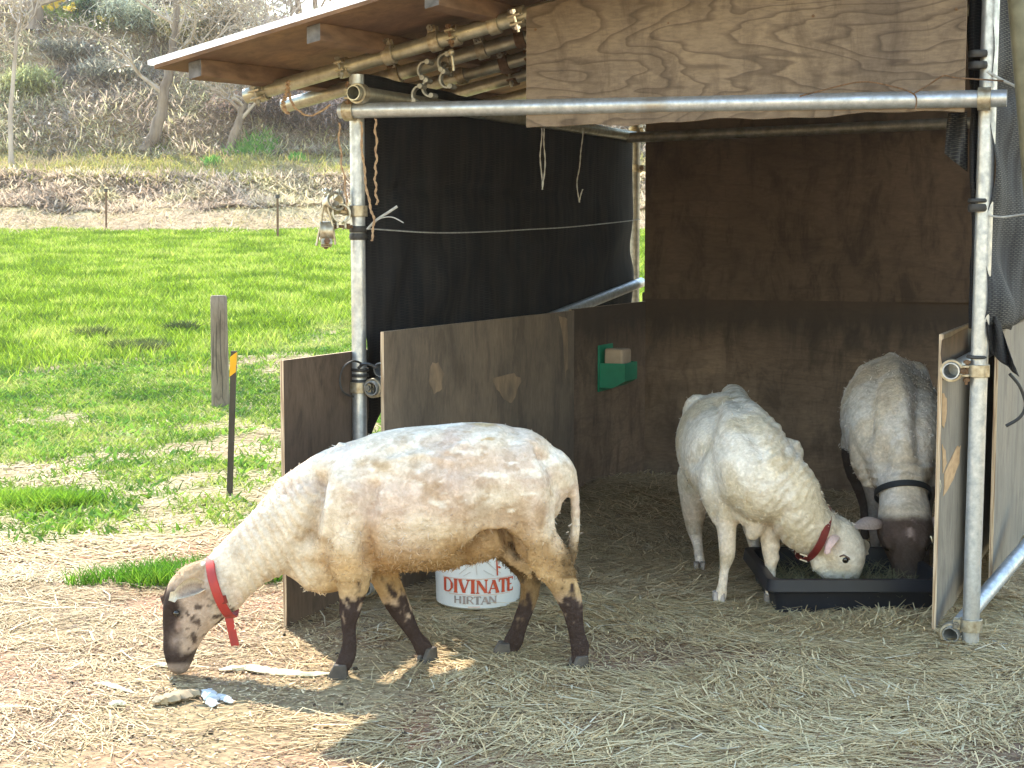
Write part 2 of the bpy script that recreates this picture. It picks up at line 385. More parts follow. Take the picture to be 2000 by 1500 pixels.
def ribbons(name, P, dirs, L, W, cols, mat, bend=None, parent=None, roll=None, taper=.15, nseg=2):
    """N thin bent blades: base P, unit dirs, length L, width W, end offset vector bend"""
    N = len(P); P = np.asarray(P); dirs = dirs/np.linalg.norm(dirs, axis=1, keepdims=True)
    ref = np.zeros((N, 3)); ref[:, 2] = 1; ref[np.abs(dirs[:, 2]) > .85] = (0, 1, 0)
    if roll is not None: ref = roll
    side = np.cross(dirs, ref); side /= np.linalg.norm(side, axis=1, keepdims=True)+1e-9
    bend = np.zeros((N, 3)) if bend is None else bend
    rows = []; C = []
    for i in range(nseg+1):
        t = i/nseg; c = P + dirs*(L*t)[:, None] + bend*(t*t)
        wd = (W*(1-(1-taper)*t**2)*.5)[:, None]
        rows += [c-side*wd, c+side*wd]; C += [cols, cols]
    V = np.stack(rows, 1).reshape(-1, 3); C = np.stack(C, 1).reshape(-1, 3)
    nv = 2*(nseg+1); base = np.arange(N)[:, None, None]*nv
    q = np.array([[2*i, 2*i+1, 2*i+3, 2*i+2] for i in range(nseg)])[None]
    F_ = (base + q).ravel()
    return np_mesh(name, V, F_, np.full(N*nseg, 4, np.int32), mat, C, parent)
def rnd_dirs(N, zlo=-.1, zhi=.25, fav=None, conc=.0):
    a = RNG.uniform(0, 2*PI, N)
    if fav is not None: a = np.where(RNG.random(N) < conc, fav + RNG.normal(0, .35, N), a)
    z = RNG.uniform(zlo, zhi, N); return np.stack([np.cos(a), np.sin(a), z], 1)

# ================================================================== GROUND
def field_edge(x, y):           # distance past the border of the lush field
    ang = x/np.maximum(y, 1)
    yb = 11.2 + 4.0*np.clip((ang+.33)/.23, -.5, 1.6)
    return y - yb + (fbm(x*.8, y*.5, seed=41)-.5)*4
def trail(x, y):
    t = np.clip((x+2.9)/2.0, 0, 1); yt = 7.4 + 2.4*t
    return np.exp(-((y-yt)/.55)**2)
def green_mask(x, y):
    g = fbm(x*1.6, y*1.1, seed=51, oct=4)*.55+fbm(x*5.5, y*3.2, seed=52, oct=3)*.45
    m = sst(.40, .60, g + .13*sst(6, 9, y) - .16*trail(x, y) - .25*(1-sst(4.9, 6.3, y + x*.25)))
    return np.maximum(m*(x < .2), sst(0, 1.5, field_edge(x, y)))
rows = np.concatenate([np.linspace(-4, 2.8, 12), np.linspace(3, 9, 150), np.linspace(9.1, 36, 130), np.linspace(36.2, 62, 150), np.array([66, 72, 80, 95, 120, 160, 220, 320, 450, 700])])
us = np.linspace(-1, 1, 261); us = np.sign(us)*np.abs(us)**1.25
YY, UU = np.meshgrid(rows, us, indexing='ij'); XX = UU*(3.2+.62*np.abs(YY))
ZZ = H(XX, YY)
soil = np.array((.33, .205, .13)); mat_ = np.array((.30, .225, .125)); dirt = np.array((.13, .09, .065))
gr = np.array((.13, .20, .03)); tan = np.array((.40, .31, .20)); bank = np.array((.40, .31, .22)); dryg = np.array((.34, .30, .12))
cg = mixc(soil, mat_, sst(.35, .6, fbm(XX*2.3, YY*2.3, seed=61)))
cg = mixc(cg, soil*np.array((1.1, .85, .8)), sst(.5, .62, fbm(XX*1.1, YY*1.4, seed=62))*(XX < -.2)*.8)
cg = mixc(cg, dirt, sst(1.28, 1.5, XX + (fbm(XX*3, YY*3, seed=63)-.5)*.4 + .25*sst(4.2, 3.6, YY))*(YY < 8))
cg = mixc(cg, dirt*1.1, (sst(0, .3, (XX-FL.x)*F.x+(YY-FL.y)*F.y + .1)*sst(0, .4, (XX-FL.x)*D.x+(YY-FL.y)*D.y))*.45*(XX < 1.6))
cg = mixc(cg, np.array((.34, .27, .15)), sst(5.6, 6.6, YY)*(1-trail(XX, YY)*.7)*.8)
cg = mixc(cg, gr*.8, green_mask(XX, YY)*sst(5.2, 6.3, YY)*.85)
cg = mixc(cg, tan, sst(31, 32.3, YY + (fbm(XX*.9, YY*.4, seed=66)-.5)*2)); cg = mixc(cg, dryg, sst(35.5, 36.8, YY)*.6)
cg = mixc(cg, bank, sst(36.8, 37.3, YY)*(1-sst(39, 40, YY))); cg = mixc(cg, np.array((.44, .35, .26)), sst(43.2, 44.5, YY))
fl = []
R_, C_ = XX.shape
idx = np.arange(R_*C_).reshape(R_, C_)
fl = np.stack([idx[:-1, :-1], idx[:-1, 1:], idx[1:, 1:], idx[1:, :-1]], -1).reshape(-1)
M['ground'] = attr_mat('ground', .95, 0, 55, .5, .7, .012)
g = np_mesh('ground', np.stack([XX, YY, ZZ], -1).reshape(-1, 3), fl, np.full((R_-1)*(C_-1), 4, np.int32), 'ground', cg.reshape(-1, 3), smooth=True)
tag(g, kind='structure')

# ================================================================== SHELTER
zr = lambda s, d: 1.893 + .220*s + .040*d            # rafter centre height over the front/depth grid
O = Vector((.049, 4.89, 0))                          # grid origin on the front line
def SD(s, d, z=0, n=0): return O + F*s + D*d + NF*n + Vector((0, 0, z))
UP = Vector((0, 0, 1)); PR = .0243
shel = thing('animal_shelter', 'open fronted lean-to shelter of scaffold pipes, plywood sheets and black shade net', 'shelter', (FL+BR)/2)
def pipe(name, a, b, mat='galv', r=PR, hollow=.86):
    d = (Vector(b)-Vector(a)); pts = [Vector(a)+d*t for t in (0, .25, .5, .75, 1)]
    return MB().tube(pts, r, 24, hollow=hollow).build(name, mat, shel)
def clamp(par, c, ax, off, mat='clamp', w=.036):
    """pipe coupler: split band round the pipe at c with axis ax, hinge and bolt towards off"""
    c = Vector(c); ax = Vector(ax).normalized(); off = (Vector(off)-ax*Vector(off).dot(ax)).normalized(); q = ax.cross(off)
    b = MB(); seg = 20; ro, ri = PR+.0085, PR+.0008; vs = []; fs = []
    for k in range(seg+1):
        a = .28 + (2*PI-.56)*k/seg; dr = off*math.cos(a)+q*math.sin(a)
        for rr in (ri, ro):
            for h in (-w/2, w/2): vs.append(c+dr*rr+ax*h)
    for k in range(seg):
        o = 4*k; fs += [(o+2, o+3, o+7, o+6), (o, o+4, o+5, o+1), (o+1, o+5, o+7, o+3), (o, o+2, o+6, o+4)]
    fs += [(0, 1, 3, 2), (4*seg, 4*seg+2, 4*seg+3, 4*seg+1)]; b.add(vs, fs)
    for sg in (-1, 1): b.box(c+off*(ro-.004)+q*(sg*.013-.0035)-ax*w*.42, off*.020, q*.007, ax*w*.84)
    o_ = b.build('clamp', mat, par, bevel=.0012)
    m = MB(); bc = c+off*(ro+.008)
    m.tube([bc-q*.032, bc+q*.040], .0050, 8); m.tube([bc-q*.030, bc-q*.021], .0105, 6); m.tube([bc+q*.022, bc+q*.031], .0105, 6)
    m.build('bolt', random.choice(['rust', 'steel', 'galv_dark']), o_)
    return o_
def band(par, c, ax, r, w, mat='rubber'):
    ax = Vector(ax).normalized(); c = Vector(c)
    return MB().tube([c-ax*w/2, c-ax*w*.2, c+ax*w*.2, c+ax*w/2], [r, r+.0025, r+.002, r], 20).build('rubber_strap', mat, par)
post_fl = pipe('post', FL+UP*-.05, FL+UP*1.735)
post_fr = pipe('post', FR+UP*-.02+F*0, FR+Vector((.01, 0, 2.36)))
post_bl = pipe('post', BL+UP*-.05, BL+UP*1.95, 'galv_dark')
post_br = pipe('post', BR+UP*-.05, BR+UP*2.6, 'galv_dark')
zb0 = at(700, 216, 5.03).z; zb1 = at(1905, 193, 4.37).z
bar = pipe('front_rail', FL+NF*.052-F*.035+UP*zb0, FR+NF*.052+F*.060+UP*zb1)
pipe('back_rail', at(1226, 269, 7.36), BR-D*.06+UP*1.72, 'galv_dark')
pipe('side_rail', FL+F*.052+UP*1.665-D*.12, BL+F*.02-D*.02+UP*1.70, 'galv_ground_tint')
pipe('side_rail', FL+F*.056+UP*at(728, 758, 5.05).z-D*.03, BL+UP*at(1262, 552, 7.5).z+F*.034, 'galv')
pipe('side_rail', at(742, 722, 5.1), BL-F*.045+UP*.80, 'galv')
pipe('side_rail', FL+F*.06+UP*.055-D*.09, BL-F*.03+UP*.05, 'galv')
ringR = at(1857, 725, 4.40); pipe('side_rail', ringR, ringR+D*2.4, 'galv')
ringB = at(1856, 1241, 4.42); pipe('side_rail', ringB, at(2075, 985, 5.35), 'galv')
pipe('foot_rail', at(1893, 1262, 4.46), at(1946, 1268, 4.42)-F*0, 'galv')
for c, ax, off, par in [
    (FL+UP*(zb0+.0), UP, NF, post_fl), (FL+NF*.052+UP*zb0, F, -NF, bar), (FR+UP*zb1, UP, NF, post_fr), (FR+NF*.052+F*0+UP*zb1, F, -NF, bar),
    (FR+UP*ringR.z, UP, -F, post_fr), (ringR+D*.03, D, F, post_fr), (FR+UP*.075, UP, -F, post_fr), (ringB+D*.03, D, F, post_fr),
    (FL+UP*at(700, 412, 5.05).z, UP, -F, post_fl), (FL+UP*.10, UP, F, post_fl), (FL+F*.056+UP*.055-D*.05, D, -F, post_fl),
    (FL+UP*at(728, 758, 5.05).z, UP, F, post_fl), (FL+F*.056+UP*at(728, 758, 5.05).z, D, -F, post_fl),
    (FL+F*.052+UP*1.665-D*.08, D, -F, post_fl), (BL+UP*1.55, UP, F, post_bl), (BL+UP*1.73, UP, F, post_bl)]:
    clamp(par, c, ax, off)
# swivel couplers left hanging on the left post
for (px, py, Y, ax, off) in [(652, 398, 5.04, (.5, -.75, .35), (.2, 0, 1)), (664, 418, 5.04, (.3, -.8, .1), (0, 0, -1)), (637, 452, 5.03, (1, .2, .0), (.1, -.3, -1))]:
    clamp(post_fl, at(px, py, Y), ax, off, 'clamp', .042)
hc = MB(); hc.tube([at(655, 398, 5.02), at(662, 412, 5.05), at(690, 415, 5.07)], .012, 8); hc.tube([at(632, 400, 5.02), at(626, 440, 5.02), at(618, 480, 5.02)], .004, 7)
hc.tube([at(640, 405, 5.01), at(650, 440, 5.01), at(655, 478, 5.01)], .004, 7); hc.build('swivel_pin', 'clamp', post_fl)
for py in (448, 462): band(post_fl, at(699.5, py, 5.08), UP, PR+.003, .022)
for py in (722, 733, 744): band(post_fl, at(703.5, py, 5.08), UP, PR+.003, .011)
for py, ww in ((106, .02), (128, .02), (392, .012), (406, .022)): band(post_fr, at(1911, py, 4.42), UP, PR+.003, ww)
band(post_fr, at(1908, 697, 4.42), UP, PR+.003, .010)
# rafters with couplers
rafters = []
for i, (d, s0) in enumerate([(0, -.985), (.36, -1.06), (.74, -.98), (1.10, -.94), (1.6, -.95), (2.1, -.95), (2.65, -.95)]):
    a = SD(s0, d, zr(s0, d), .03); b = SD(2.0, d, zr(2.0, d), .03); rafters.append(pipe('rafter', a, b, 'galv_ground_tint'))
RD = (F + UP*.22).normalized()
for i, ss in [(0, -.93), (0, -.62), (0, -.46), (0, -.30), (0, -.235), (0, -.10), (0, -.02), (1, -.62), (1, -.43), (1, -.30), (1, -.16), (2, -.55), (2, -.38), (2, -.28), (3, -.5), (3, -.35), (3, -.22)]:
    d = [0, .36, .74, 1.10][i]; off = random.choice([UP, UP+NF*.5, -UP+NF*.6, NF])
    clamp(rafters[i], SD(ss, d, zr(ss, d), .03), RD, off if ss not in (-.93, -.02) else -UP*.3+NF, 'clamp' if ss in (-.93, -.02) else random.choice(['clamp', 'rust', 'clamp']), .05 if ss in (-.93, -.02) else .034)
# open swivel halves dangling from the rafters (C shaped jaws)
def jaw(par, c, e1, e2, n, a0, a1, r=.032):
    b = MB(); seg = 10; vs = []; fs = []
    for k in range(seg+1):
        a = a0+(a1-a0)*k/seg; dr = e1*math.cos(a)+e2*math.sin(a)
        for rr in (r-.003, r+.004):
            for h in (-.012, .012): vs.append(c+dr*rr+n*h)
    for k in range(seg):
        o = 4*k; fs += [(o+2, o+3, o+7, o+6), (o, o+4, o+5, o+1), (o+1, o+5, o+7, o+3), (o, o+2, o+6, o+4)]
    fs += [(0, 1, 3, 2), (4*seg, 4*seg+2, 4*seg+3, 4*seg+1)]; b.add(vs, fs)
    for a in (a0, a1):
        p = c+(e1*math.cos(a)+e2*math.sin(a))*r; b.tube([p-n*.022, p+n*.022], .009, 8)
    b.build('open_clamp', 'galv_dark', par, bevel=.001)
for (px, py, a0, a1) in [(833, 137, 1.2, 4.4), (842, 172, 2.0, 5.0), (872, 122, 1.2, 4.2), (876, 155, 2.0, 5.2), (822, 185, 1.4, 4.0)]:
    jaw(rafters[0], at(px, py, 4.97), F, UP, NF, a0, a1, .026)
jb = MB(); jb.tube([at(881, 103, 4.95), at(884, 118, 4.95), at(886, 138, 4.95)], .0045, 8); jb.ball(at(881, 102, 4.95), .012); jb.build('bolt', 'clamp', rafters[0])
# purlins and roof sheet
roof = None
s0r, s1r, d0r, d1r = -1.0, 2.05, -.505, 2.95
def slab(name, z0, z1, s0, s1, d0, d1, mats, mis=None):
    b = MB(); o = SD(s0, d0, zr(s0, d0)+z0); a = SD(s1, d0, zr(s1, d0)+z0)-o; c = SD(s0, d1, zr(s0, d1)+z0)-o
    return b.box(o, a, c, UP*(z1-z0), mis=mis).build(name, mats, shel, smooth=False)
roof = slab('roof_sheet', .066, .078, s0r, s1r, d0r, d1r, ['ply_roof', 'timber'], {2: 1, 5: 1})
slab('roof_cover', .0795, .094, s0r-.012, s1r+.01, d0r-.016, d1r+.02, 'white')
for s in (-.89, -.485, -.105, .28, .67, 1.06, 1.45, 1.9):
    b = MB(); o = SD(s-.022, -.46, zr(s-.022, -.46)+.013); e = SD(s-.022, 2.9, zr(s-.022, 2.9)+.013)-o
    b.box(o, F*.046+UP*.010, e, UP*.0525, mis={2: 1}).build('purlin', ['timber', 'timber_end'], shel, smooth=False, bevel=.003)
# fascia board
fs0 = (at(1033, 240, 4.85)-O).dot(F); fs1 = (at(1886, 215, 4.45)-O).dot(F)
b = MB(); z0a = at(1035, 251, 4.84).z; z0b = at(1886, 216, 4.42).z
lo0 = SD(fs0, 0, z0a, .062); lo1 = SD(fs1, 0, z0b, .062); hi0 = SD(fs0, 0, zr(fs0, 0)+.012, .062); hi1 = SD(fs1, 0, zr(fs1, 0)-.02, .062)
nseg = 24; vs = []; fs_ = []
for k in range(nseg+1):
    t = k/nseg; wv = .004*math.sin(t*17)+.003*math.sin(t*41+1)
    a = lo0.lerp(lo1, t)+UP*wv+NF*.006*math.sin(t*5); c = hi0.lerp(hi1, t)
    vs += [a, c, a-NF*.012, c-NF*.012]
for k in range(nseg):
    o = 4*k; fs_ += [(o, o+4, o+5, o+1), (o+2, o+3, o+7, o+6), (o, o+2, o+6, o+4), (o+1, o+5, o+7, o+3)]
fs_ += [(0, 1, 3, 2), (4*nseg, 4*nseg+2, 4*nseg+3, 4*nseg+1)]
mi = []
for k in range(nseg): mi += [0, 0, 1, 1]
mi += [1, 1]
b.add(vs, fs_); b.mi = mi; b.build('fascia_board', ['fascia', 'edge'], shel, smooth=False)
def screw(par, p, nrm):
    nrm = Vector(nrm).normalized(); MB().tube([p-nrm*.002, p+nrm*.0012, p+nrm*.0022], [.0045, .0045, .003], 10).build('screw', 'rust', par)
for s_ in (.03, .45, .88, 1.28):
    for dz in (.045, .30): screw(bpy.data.objects['fascia_board'], SD(fs0+s_, 0, z0a+dz, .0622), NF)
# wall panels
def panel(name, p0, p1, z0, z1, mats, th=.012, side=None, par=shel, z1b=None):
    p0, p1 = Vector(p0), Vector(p1); d = (p1-p0); nn = Vector((d.y, -d.x, 0)).normalized() if side is None else side
    b = MB(); z1b = z1 if z1b is None else z1b
    vs = []; 
    for p, zt in ((p0, z1), (p1, z1b)):
        for q in (p, p+nn*th): vs += [q+UP*z0, q+UP*zt]
    fs = [(0, 1, 5, 4), (2, 6, 7, 3), (0, 2, 3, 1), (4, 5, 7, 6), (1, 3, 7, 5), (0, 4, 6, 2)]
    b.add(vs, fs); b.mi = [0, 0, 1, 1, 1, 1]
    bm = bmesh.new(); me = bpy.data.meshes.new(name); me.from_pydata([tuple(v) for v in b.v], [], b.f); bm.from_mesh(me); bmesh.ops.recalc_face_normals(bm, faces=bm.faces); bm.to_mesh(me); bm.free()
    me.polygons.foreach_set('material_index', b.mi)
    return mkobj(name, None, None, mats, par, False, me=me)
W0 = at(745, 900, 5.0); W0.z = 0
Dl = (Vector((.655, 7.5, 0))-W0).normalized(); Lw = (Vector((.655, 7.5, 0))-W0).length
zt = at(745, 648, 5.0).z
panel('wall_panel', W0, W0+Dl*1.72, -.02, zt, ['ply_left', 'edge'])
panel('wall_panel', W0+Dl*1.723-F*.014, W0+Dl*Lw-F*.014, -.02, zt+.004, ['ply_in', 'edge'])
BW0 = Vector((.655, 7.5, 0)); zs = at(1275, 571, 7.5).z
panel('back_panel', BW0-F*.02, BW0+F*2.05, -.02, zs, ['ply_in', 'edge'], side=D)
bu = at(1260, 400, 7.47); bu.z = 0
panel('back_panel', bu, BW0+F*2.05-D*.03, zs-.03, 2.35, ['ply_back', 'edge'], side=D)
PA = at(1828, 900, 4.53); PA.z = 0
panel('outer_panel', PA, PA+D*1.85, .02, at(1828, 653, 4.53).z, ['ply_out', 'edge'], side=F)
PB = at(1937, 900, 4.92); PB.z = 0
panel('outer_panel', PB, PB+D*1.7, .05, at(1937, 650, 4.92).z, ['ply_out', 'edge'], side=F)
# peeled veneer patches on the outer panel
def patch(par, pts, mat, off):
    c = sum(pts, Vector())/len(pts); ring = []
    for i in range(len(pts)):
        a, b_ = pts[i], pts[(i+1) % len(pts)]
        for t in (0, .33, .66): ring.append(a.lerp(b_, t) + (a.lerp(b_, t)-c)*random.uniform(-.12, .12))
    n = len(ring); vs = ring+[p+off for p in ring]; fs = [tuple(range(n, 2*n))]+[(k, (k+1) % n, n+(k+1) % n, n+k) for k in range(n)]
    MB().add(vs, fs).build('peeled_veneer', mat, par, smooth=False)
def onA(px, py):      # point on the outer face of the near right panel
    r = ray(px, py); nn = F; p0 = PA+F*.0125
    return Vector((0, 0, CAMZ))+r*((p0-Vector((0, 0, CAMZ))).dot(Vector((D.y, -D.x, 0)))/r.dot(Vector((D.y, -D.x, 0))))
M['veneer'] = simple('raw_veneer', (.48, .33, .19), (.34, .22, .12), 14, .9, stretch=(1, 1, 3))
M['veneer_brown'] = simple('brown_veneer', (.30, .215, .14), (.16, .12, .09), 22, .9, stretch=(1, 1, .5))
M['veneer_grey'] = simple('grey_veneer', (.27, .23, .18), (.19, .16, .13), 14, .9, stretch=(1, 1, .4))
patch(shel, [onA(*p) for p in [(1843, 925), (1868, 872), (1876, 870), (1872, 905), (1856, 948), (1843, 965)]], 'veneer', F*.0015)
patch(shel, [onA(*p) for p in [(1840, 768), (1849, 775), (1848, 815), (1843, 835), (1840, 830)]], 'veneer', F*.0015)
patch(shel, [onA(*p) for p in [(1840, 870), (1846, 880), (1848, 905), (1841, 925)]], 'veneer', F*.0015)
patch(shel, [onA(*p) for p in [(1838, 662), (1889, 640), (1889, 720), (1838, 748)]], 'ply_dark', F*.0010)
def onL(px, py):      # point on the inner face of the left wall
    r = ray(px, py); nn = Vector((Dl.y, -Dl.x, 0)); c_ = Vector((0, 0, CAMZ)); return c_+r*((W0+nn*.0125-c_).dot(nn)/r.dot(nn))
patch(shel, [onL(*p) for p in [(840, 712), (856, 706), (866, 730), (862, 758), (848, 768), (839, 745)]], 'veneer_brown', F*.0012)
patch(shel, [onL(*p) for p in [(962, 738), (1005, 728), (1018, 745), (1000, 790), (985, 778), (968, 760)]], 'veneer_brown', F*.0010)
patch(shel, [onL(*p) for p in [(1092, 622), (1108, 618), (1109, 720), (1104, 735), (1100, 660)]], 'veneer_brown', F*.0010)
# shade nets (surfaces with folds, two-sided cloth a millimetre thick)
def cloth(name, fn, nu, nv, mat, par=shel, th=.002):
    vs = [fn(i/nu, j/nv) for j in range(nv+1) for i in range(nu+1)]; fs = []
    for j in range(nv):
        for i in range(nu): a = j*(nu+1)+i; fs.append((a, a+1, a+nu+2, a+nu+1))
    o = mkobj(name, vs, fs, mat, par, True); m = o.modifiers.new('th', 'SOLIDIFY'); m.thickness = th; return o
def n1(x, y, s=0): return float(fbm(np.array([x]), np.array([y]), seed=s)[0])-.5
NL0 = FL-F*.010+D*.03; NL1 = BL-F*.004-D*.05; NLd = NL1-NL0
def netL(u, v):
    zt_ = 1.74 - .02*u; zb_ = .42 + .38*min(u*9, 1) + .06*u
    zb_ += .02*n1(u*30, 1)
    z = zb_+(zt_-zb_)*v
    fold = .012*math.sin(u*23-v*15)*math.exp(-((v-.3)/.25)**2) + (.012*math.sin(u*60+2*n1(u*4, v*2, 3)*6)*(.4+.6*abs(v-.5))+.06*n1(u*5, v*3, 5))*(1-.7*u)-.02*(1-u)*math.exp(-((v-.62)/.03)**2)
    p = NL0+NLd*(u*.995+.006*n1(v*9, 2)) + F*(fold+.012); p.z = z; return p
cloth('shade_net', netL, 120, 60, 'net')
NR0 = FR+F*.022-D*.0
def netR(u, v):
    zt_ = 2.45; zb_ = at(1945, 640, 4.6).z + .03*n1(u*12, 1); z = zb_+(zt_-zb_)*v
    bulge = .055*math.sin(v*PI)+.05*math.exp(-((v-.05)/.10)**2)*sum((1,))-.03*math.exp(-((v-.47)/.03)**2)
    bulge *= min(1, u*7)
    bulge += .02*math.sin(u*22+v*5)+.018*math.sin(v*26+u*9)*(1-v)
    p = NR0 + D*(u*1.9-.02) + F*(-.016+bulge+.03*n1(u*6, v*7, 9)*min(1, u*7)); p.z = z; return p
cloth('shade_net', netR, 60, 70, 'net_out')
def netRin(u, v):     # edge of the net folded inwards past the post
    z = at(1895, 640, 4.5).z*(1-v)+2.4*v
    wdt = .035+.02*n1(v*8, 3, 4)*2+.03*math.exp(-((v-.58)/.10)**2)
    p = FR+D*.05-F*(wdt*u)-F*.008+D*(.02*n1(v*10, u*2, 6)+.02*math.sin(u*7)); p.z = z; return p
cloth('shade_net', netRin, 8, 60, 'net')
fc = [at(1853, 222, 4.55), at(1890, 218, 4.5), at(1845, 300, 4.55), at(1888, 335, 4.5)]
cloth('net_flap', lambda u, v: fc[0].lerp(fc[1], u).lerp(fc[2].lerp(fc[3], u), v)+NF*(.02*math.sin(u*8+v*3)), 10, 12, 'net_out')
bc = [at(1922, 605, 4.42), at(1950, 622, 4.45), at(1935, 690, 4.4), at(1990, 735, 4.42)]
cloth('net_flap', lambda u, v: bc[0].lerp(bc[1], u).lerp(bc[2].lerp(bc[3], u), v)+NF*(.02*math.sin(u*11+v*4))+F*(.004*n1(u*9, v*9)), 14, 14, 'net')

# loose outer board by the left post
OB0 = at(556, 900, 4.69); OB0.z = 0
ob = panel('plywood_board', OB0, OB0+D*.55, -.07, at(556, 704, 4.69).z, ['ply_dark', 'edge'], par=None, side=-F)
tag(ob, 'dark stained plywood board standing on end outside the left pipe post', 'board')

# leaning pole at the right edge
M['pole'] = simple('dull_olive_pole', (.16, .155, .11), (.07, .07, .05), 12, .5, .3)
lp = MB().tube([at(1982, -60, 4.30), at(2003, 190, 4.30), at(2020, 400, 4.30), at(2082, 1240, 4.25)], .026, 20, hollow=.85).build('metal_pole', 'pole')
tag(lp, 'dull metal pole leaning in front of the net at the right edge', 'pole')
# ------------------------------------------------------------------ twines, cords
def wavy(pts, r, amp, freq, mat, name, label, cat, twist=True, parent=None):
    pts = [Vector(p) for p in pts]; out = []; N = 40
    for i in range(N+1):
        t = i/N*(len(pts)-1); k = min(int(t), len(pts)-2); f = t-k
        p0 = pts[max(k-1, 0)]; p1 = pts[k]; p2 = pts[k+1]; p3 = pts[min(k+2, len(pts)-1)]
        p = .5*((2*p1)+(p2-p0)*f+(2*p0-5*p1+4*p2-p3)*f*f+(-p0+3*p1-3*p2+p3)*f**3)
        out.append(p+Vector((math.sin(i*freq), math.cos(i*freq*.8), .3*math.sin(i*freq*1.3)))*amp)
    b = MB()
    if twist:
        for ph in (0, PI):
            b.tube([p+Vector((math.cos(i*1.1+ph), math.sin(i*1.1+ph), 0))*r*.7 for i, p in enumerate(out)], r*.75, 6)
    else: b.tube(out, r, 8)
    o = b.build(name, mat, parent)
    if label: tag(o, label, cat)
    return o
wavy([at(733, 232, 5.0), at(735, 300, 5.0), at(733, 352, 5.0), at(737, 400, 5.0)], .0032, .0028, .9, 'twine', 'twine', 'pale twine dangling in front of the black net, longest at its top', 'twine')
wavy([at(705, 238, 5.02), at(710, 320, 5.01), at(720, 390, 5.0), at(730, 430, 5.0), at(726, 470, 5.0)], .0034, .002, .7, 'twine', 'twine', 'reddish twine running down the right side of the left post, knotted at its end', 'twine')
wavy([at(662, 240, 5.02), at(665, 300, 5.02), at(674, 360, 5.03), at(677, 410, 5.03)], .0028, .003, .6, 'twine', 'twine', 'thin twine hanging on the left side of the left post', 'twine')
wavy([at(562, 160, 5.04), at(566, 188, 5.02), at(578, 212, 5.02), at(608, 226, 5.02), at(645, 205, 5.02)], .0034, .0015, .9, 'twine', 'twine', 'brown twine looped from the lowest roof pipe to the front corner', 'twine')
wavy([at(563, 158, 5.02), at(560, 180, 5.02), at(553, 205, 5.01), at(562, 222, 5.01)], .0045, .004, 1.6, 'twine', 'twine', 'frayed brown knot of twine hanging from the lowest pipe end', 'twine')
wavy([at(1058, 250, 5.3), at(1056, 310, 5.3), at(1060, 370, 5.3), at(1064, 310, 5.3), at(1062, 250, 5.3)], .002, .002, .5, 'greywire', 'cord', 'thin cord loop hanging under the left end of the fascia board', 'cord')
wavy([at(1138, 250, 5.8), at(1135, 300, 5.8), at(1128, 350, 5.8), at(1131, 395, 5.8), at(1137, 370, 5.8)], .002, .002, .5, 'greywire', 'cord', 'thin cord hanging against the middle of the black net', 'cord')
cordpts = [NL0+NLd*u+F*.05+UP*z for u, z in ((-.015, 1.235), (.2, 1.225), (.45, 1.24), (.7, 1.262), (.99, 1.30))]
wavy(cordpts, .0032, .001, .5, 'greywire', 'cord', 'grey cord stretched across the middle of the black net', 'cord')
wavy([at(718, 447, 5.03), at(735, 430, 5.02), at(758, 415, 5.0), at(776, 403, 5.0)], .0045, 0, .5, 'greywire', 'cable_tie', 'grey strap end sticking up from the left post to the right', 'strap', False)
wavy([at(718, 447, 5.03), at(740, 428, 5.0), at(765, 424, 5.0), at(788, 435, 4.98)], .002, 0, .5, 'greywire', 'cable_tie', 'thin grey strap end curling down from the left post', 'strap', False)
wavy([at(706, 710, 5.04), at(690, 705, 5.0), at(672, 716, 4.98), at(664, 740, 4.98), at(670, 765, 4.98), at(690, 775, 5.03)], .0035, 0, .5, 'rubber', 'cord', 'black rubber cord loop sticking out left of the left post', 'cord', False)
wavy([at(735, 718, 5.0), at(722, 712, 5.0), at(708, 712, 5.02), at(700, 720, 5.03)], .005, .001, 1, 'rubber', 'cord', 'black cord wound from the left post to the pipe end beside it', 'cord', False)
wavy([at(1562, 188, 4.5), at(1600, 178, 4.48), at(1680, 160, 4.44), at(1740, 168, 4.42), at(1786, 185, 4.38), at(1788, 215, 4.36)], .0024, 0, .5, 'rust', 'wire', 'thin rusty wire curving along the fascia board above the front rail', 'wire', False)
wavy([at(1786, 182, 4.36), at(1815, 165, 4.38), at(1843, 148, 4.36), at(1870, 152, 4.38), at(1960, 158, 4.36)], .0024, 0, .5, 'rust', 'wire', 'thin rusty wire tied from the front rail to the right post', 'wire', False)
wavy([at(1928, 140, 4.40), at(1955, 155, 4.38), at(1985, 170, 4.36), at(2010, 190, 4.34)], .004, .0, .5, 'greywire', 'cord', 'pale cord running right from the top of the right post', 'cord', False)
wavy([at(1928, 420, 4.40), at(1955, 424, 4.38), at(1990, 420, 4.38), at(2020, 415, 4.38)], .003, .0, .5, 'greywire', 'cord', 'thin white cord across the right net halfway up', 'cord', False)
wavy([at(1972, 730, 4.42), at(1992, 755, 4.42), at(2003, 790, 4.42), at(1992, 815, 4.42), at(1965, 832, 4.42)], .005, 0, .5, 'rubber', 'rubber_strap', 'dark strap curling down from the bunched net onto the right panel', 'strap', False)

